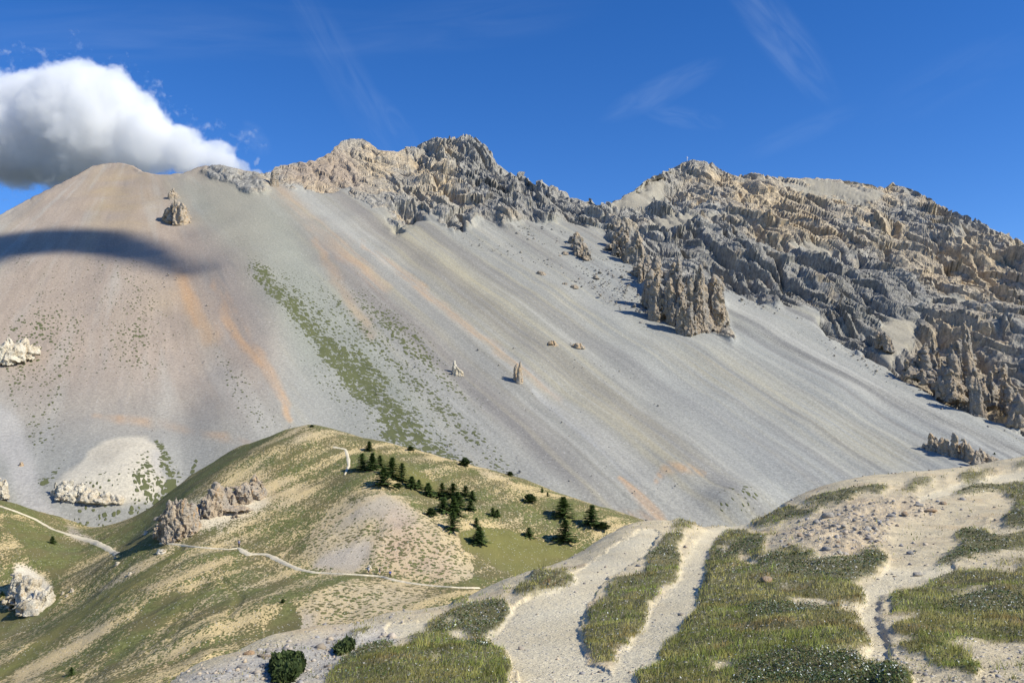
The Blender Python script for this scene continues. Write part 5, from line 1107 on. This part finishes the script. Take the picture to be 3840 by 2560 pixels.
def build_scree_stones():
    zones = [([(1900, 840), (2100, 860), (2330, 980), (2480, 1190), (2620, 1300), (2500, 1290), (2300, 1150), (2050, 1000)], 900, .8), ([(1500, 760), (2000, 860), (2300, 1100), (2000, 1000), (1600, 860)], 350, .6), ([(2700, 1060), (3100, 1230), (3400, 1410), (3840, 1630), (3840, 1680), (3300, 1430), (2800, 1150)], 500, .7), ([(1200, 1300), (2300, 1300), (2700, 1800), (2000, 1900), (1500, 1650)], 450, .45), ([(600, 1000), (1000, 1200), (1100, 1600), (500, 1650)], 250, .45)]
    Vs = []; cs = []
    for pts, n, sc in zones:
        P_ = np.array(pts, float); M = poly(pts); px = rng.uniform(P_[:, 0].min(), P_[:, 0].max(), n * 3); py = rng.uniform(P_[:, 1].min(), P_[:, 1].max(), n * 3); k = look(M, px, py) > .5; px, py = px[k][:n], py[k][:n]
        W = ptA(px, py)
        for i, w_ in enumerate(W):
            sz = sc * float(rng.lognormal(-.1, .5)) * w_[1] / 900; sz = min(sz, 2.3); Vs.append(PROTS[i % 10] * sz + w_ + [0, 0, sz * .3]); g = rng.random(); cs.append(np.tile((np.array([.20, .195, .185]) * (1 - g) + np.array([.34, .30, .24]) * g), (len(IV), 1)))
    F_ = (IF[None] + (np.arange(len(Vs)) * len(IV))[:, None, None]).reshape(-1, 3)
    tag(mesh_obj('scree_stones', np.vstack(Vs), F_, M_GRASS, smooth=False, cols=np.vstack(cs)), kind='stuff')
build_scree_stones()
# ------------------------------------------------------------------ CLOUDS
def cloud_material(name, dens, eroded):
    m = bpy.data.materials.new(name); m.use_nodes = True; t = NT(m)
    v = t.n('ShaderNodeVolumePrincipled', {'Color': (1, 1, 1, 1), 'Anisotropy': .0})
    if eroded:
        d = t.n('ShaderNodeAttribute', attribute_name='density').outputs[2]
        p = t.n('ShaderNodeTexCoord').outputs['Object']; k = t.m('ADD', t.m('MULTIPLY', t.noise(p, .009, 8, .62), .66), t.m('MULTIPLY', t.noise(p, .034, 5, .62), .34))
        d = t.ramp(t.m('ADD', d, t.m('MULTIPLY', t.m('SUBTRACT', k, .50), 2.7)), .24, .56)
        v.inputs['Density Attribute'].default_value = ''
        t.set(v, 'Density', t.m('MULTIPLY', d, dens))
    else: t.set(v, 'Density', dens)
    t.t.links.new(v.outputs[0], t.n('ShaderNodeOutputMaterial').inputs['Volume']); return m
YC = 3400.0
LUMPS = [(-330, 520, 240), (-120, 430, 190), (20, 350, 120), (95, 330, 95), (20, 520, 190), (210, 400, 145), (330, 330, 112), (400, 380, 130), (250, 320, 90), (330, 480, 190), (500, 470, 130), (560, 540, 120), (640, 520, 80), (700, 570, 95), (790, 560, 66), (830, 610, 66), (900, 610, 40), (950, 630, 30), (1000, 640, 22), (960, 590, 16), (160, 580, 150), (450, 590, 110)]
def build_cloud():
    gn = bpy.data.node_groups.new('cloud_form', 'GeometryNodeTree'); gn.interface.new_socket('Geometry', in_out='OUTPUT', socket_type='NodeSocketGeometry')
    class G(NT):
        def __init__(s, t): s.t = t
    g = G(gn); pos = g.n('GeometryNodeInputPosition').outputs[0]; acc = None
    wrp_ = g.n('ShaderNodeVectorMath', {0: g.n('ShaderNodeTexNoise', {'Vector': pos, 'Scale': .006, 'Detail': 4.0}).outputs[1], 'Scale': 110.0}, operation='SCALE').outputs[0]
    pw = g.n('ShaderNodeVectorMath', {0: pos, 1: wrp_}, operation='ADD').outputs[0]
    for px, py, r in LUMPS:
        u, v = uv(px, py); R = r * YC / F
        dd = g.n('ShaderNodeVectorMath', {0: pw, 1: (float(u) * YC + 55, YC + 55 + (px % 7) * 12, float(v) * YC + 55)}, operation='DISTANCE').outputs['Value']
        k = g.m('SUBTRACT', 1.0, g.m('DIVIDE', dd, R))
        acc = k if acc is None else g.m('MAXIMUM', acc, k)
    fl = g.n('ShaderNodeSeparateXYZ', {0: pos}).outputs[2]; zb = float(uv(0, 660)[1]) * YC
    flat = g.n('ShaderNodeMapRange', {0: fl, 1: zb - 70, 2: zb + 50, 3: 0.0, 4: 1.0}, interpolation_type='SMOOTHSTEP').outputs[0]
    den = g.m('MULTIPLY', g.m('MULTIPLY', g.m('ADD', acc, .20), 1.7, clamp=True), flat)
    lo = np.array([float(uv(-640, 0)[0]) * YC, YC - 320, zb - 80]); hi = np.array([float(uv(1060, 0)[0]) * YC, YC + 330, float(uv(0, 130)[1]) * YC])
    vc = g.n('GeometryNodeVolumeCube', {'Density': den, 'Background': 0.0, 'Min': tuple(lo), 'Max': tuple(hi), 'Resolution X': 170, 'Resolution Y': 66, 'Resolution Z': 70})
    sm = g.n('GeometryNodeSetMaterial', {'Geometry': vc.outputs[0], 'Material': cloud_material('cumulus_vapour', .017, True)})
    gn.links.new(sm.outputs[0], g.n('NodeGroupOutput').inputs[0])
    o = bpy.data.objects.new('cloud', bpy.data.volumes.new('cloud')); COL.objects.link(o)
    o.modifiers.new('form', 'NODES').node_group = gn
    tag(o, 'big white cumulus cloud with a grey base rising behind the left mountain', 'cloud')
build_cloud()

# ------------------------------------------------------------------ camera, sun, sky
cam = bpy.data.cameras.new('camera'); co = bpy.data.objects.new('camera', cam); COL.objects.link(co)
cam.sensor_width = 36; cam.lens = 36 * F / 3840; cam.clip_start = .2; cam.clip_end = 60000
co.rotation_euler = (math.pi / 2 + PITCH, 0, 0); scene.camera = co
SUN_AZ, SUN_EL = math.radians(70), math.radians(39)          # to the right and behind the viewer
sd = np.array([math.sin(SUN_AZ) * math.cos(SUN_EL), -math.cos(SUN_AZ) * math.cos(SUN_EL), math.sin(SUN_EL)])
su = bpy.data.lights.new('sun', 'SUN'); so = bpy.data.objects.new('sun', su); COL.objects.link(so)
su.energy = 4.6; su.angle = math.radians(.53); su.color = (1, .955, .83)
so.rotation_euler = Vector(sd).to_track_quat('Z', 'Y').to_euler()
V_, F_ = [], []; n_ = 0
for px, py, rx in [(-420, 1010, 36), (-300, 985, 34), (-190, 960, 32), (-80, 938, 31), (20, 918, 30), (120, 903, 30), (220, 898, 29), (320, 905, 26), (420, 925, 22), (520, 955, 18), (610, 985, 14), (690, 1015, 10)]:
    c_ = ptA(px, py) + sd * 2500; v_ = IV * rx * np.array([1.5, 1.2, 1.0]) * (1 + .2 * pn(IV[:, 0] * 1.5 + px, IV[:, 1] * 1.5, IV[:, 2] * 1.5))[:, None] + c_
    V_.append(v_); F_.append(IF + n_); n_ += len(IV)
tag(mesh_obj('cloud', np.vstack(V_), np.vstack(F_), cloud_material('thin_vapour', .12, False)), 'small cloud overhead whose soft shadow darkens the left scree cone', 'cloud')
scene.cycles.volume_bounces = 9; scene.cycles.volume_step_rate = 1.0; scene.cycles.volume_max_steps = 256; scene.cycles.max_bounces = 16
w = bpy.data.worlds.new('World'); scene.world = w; w.use_nodes = True
nt = w.node_tree; nt.nodes.clear()
class WN(NT):
    def __init__(s, t): s.t = t
t = WN(nt)
skyn = t.n('ShaderNodeTexSky', sky_type='NISHITA', sun_disc=False, sun_elevation=SUN_EL, sun_rotation=math.atan2(sd[0], sd[1]), altitude=2400, air_density=1.0, dust_density=.15, ozone_density=2.5)
hs = t.n('ShaderNodeHueSaturation', {'Hue': .512, 'Saturation': 1.33, 'Value': 1.14, 'Color': skyn.outputs[0]})
# thin cirrus, laid on the dome by direction
dirv = t.n('ShaderNodeTexCoord').outputs['Generated']
wsp = None
def wisp(px, py, rx, ry, ang, dens, seed):
    global wsp
    u, v = uv(px, py); d = Vector((float(u), 1, float(v))).normalized()
    rgt = Vector((d.y, -d.x, 0)).normalized(); up = rgt.cross(d)
    ca, sa = math.cos(math.radians(ang)), math.sin(math.radians(ang))
    ax, ay = rgt * ca + up * sa, up * ca - rgt * sa
    dot = lambda a: t.n('ShaderNodeVectorMath', {0: dirv, 1: a}, operation='DOT_PRODUCT').outputs['Value']
    a_, b_ = dot(ax), dot(ay)
    a_ = t.m('MULTIPLY', t.m('SUBTRACT', a_, float(ax.dot(d))), F / rx); b_ = t.m('MULTIPLY', t.m('SUBTRACT', b_, float(ay.dot(d))), F / ry)
    rr = t.m('ADD', t.m('POWER', t.m('ABSOLUTE', a_), 2.0), t.m('POWER', t.m('ABSOLUTE', b_), 2.0))
    vec = t.n('ShaderNodeCombineXYZ', {0: t.m('MULTIPLY', a_, 1.3), 1: t.m('MULTIPLY', b_, 1.1 * ry / 60), 2: seed}).outputs[0]
    n_ = t.ramp(t.noise(vec, 1.0, 5, .5, .9),   .22, .98)
    k = t.m('MULTIPLY', t.m('MULTIPLY', n_, t.ramp(rr, 1.0, 0.0)), t.m('MULTIPLY', dens, t.m('GREATER_THAN', dot(d), .5)))
    wsp = k if wsp is None else t.m('ADD', wsp, k)
for i, a in enumerate([(2930, 140, 330, 90, -55, .75), (2480, 340, 260, 60, 22, .55), (2560, 440, 170, 45, -15, .45), (1290, 280, 420, 90, -58, .40), (1480, 460, 160, 50, -50, .35), (950, 120, 700, 120, 5, .20), (1700, 90, 600, 110, 8, .22), (960, 520, 80, 45, -50, .6), (400, 130, 600, 120, 12, .28), (3000, 500, 260, 50, 18, .25), (3560, 300, 300, 100, 20, .15)]):
    wisp(*a, 3.3 * i)
hs2 = t.mixc(t.m('MULTIPLY', wsp, .17, clamp=True), hs.outputs[0], (5.5, 6.6, 7.6))
bg = t.n('ShaderNodeBackground', {'Color': hs2, 'Strength': .115})
nt.links.new(bg.outputs[0], t.n('ShaderNodeOutputWorld').inputs[0])
scene.view_settings.view_transform = 'Standard'; scene.view_settings.look = 'None'
scene.view_settings.exposure = .38; scene.view_settings.gamma = 1
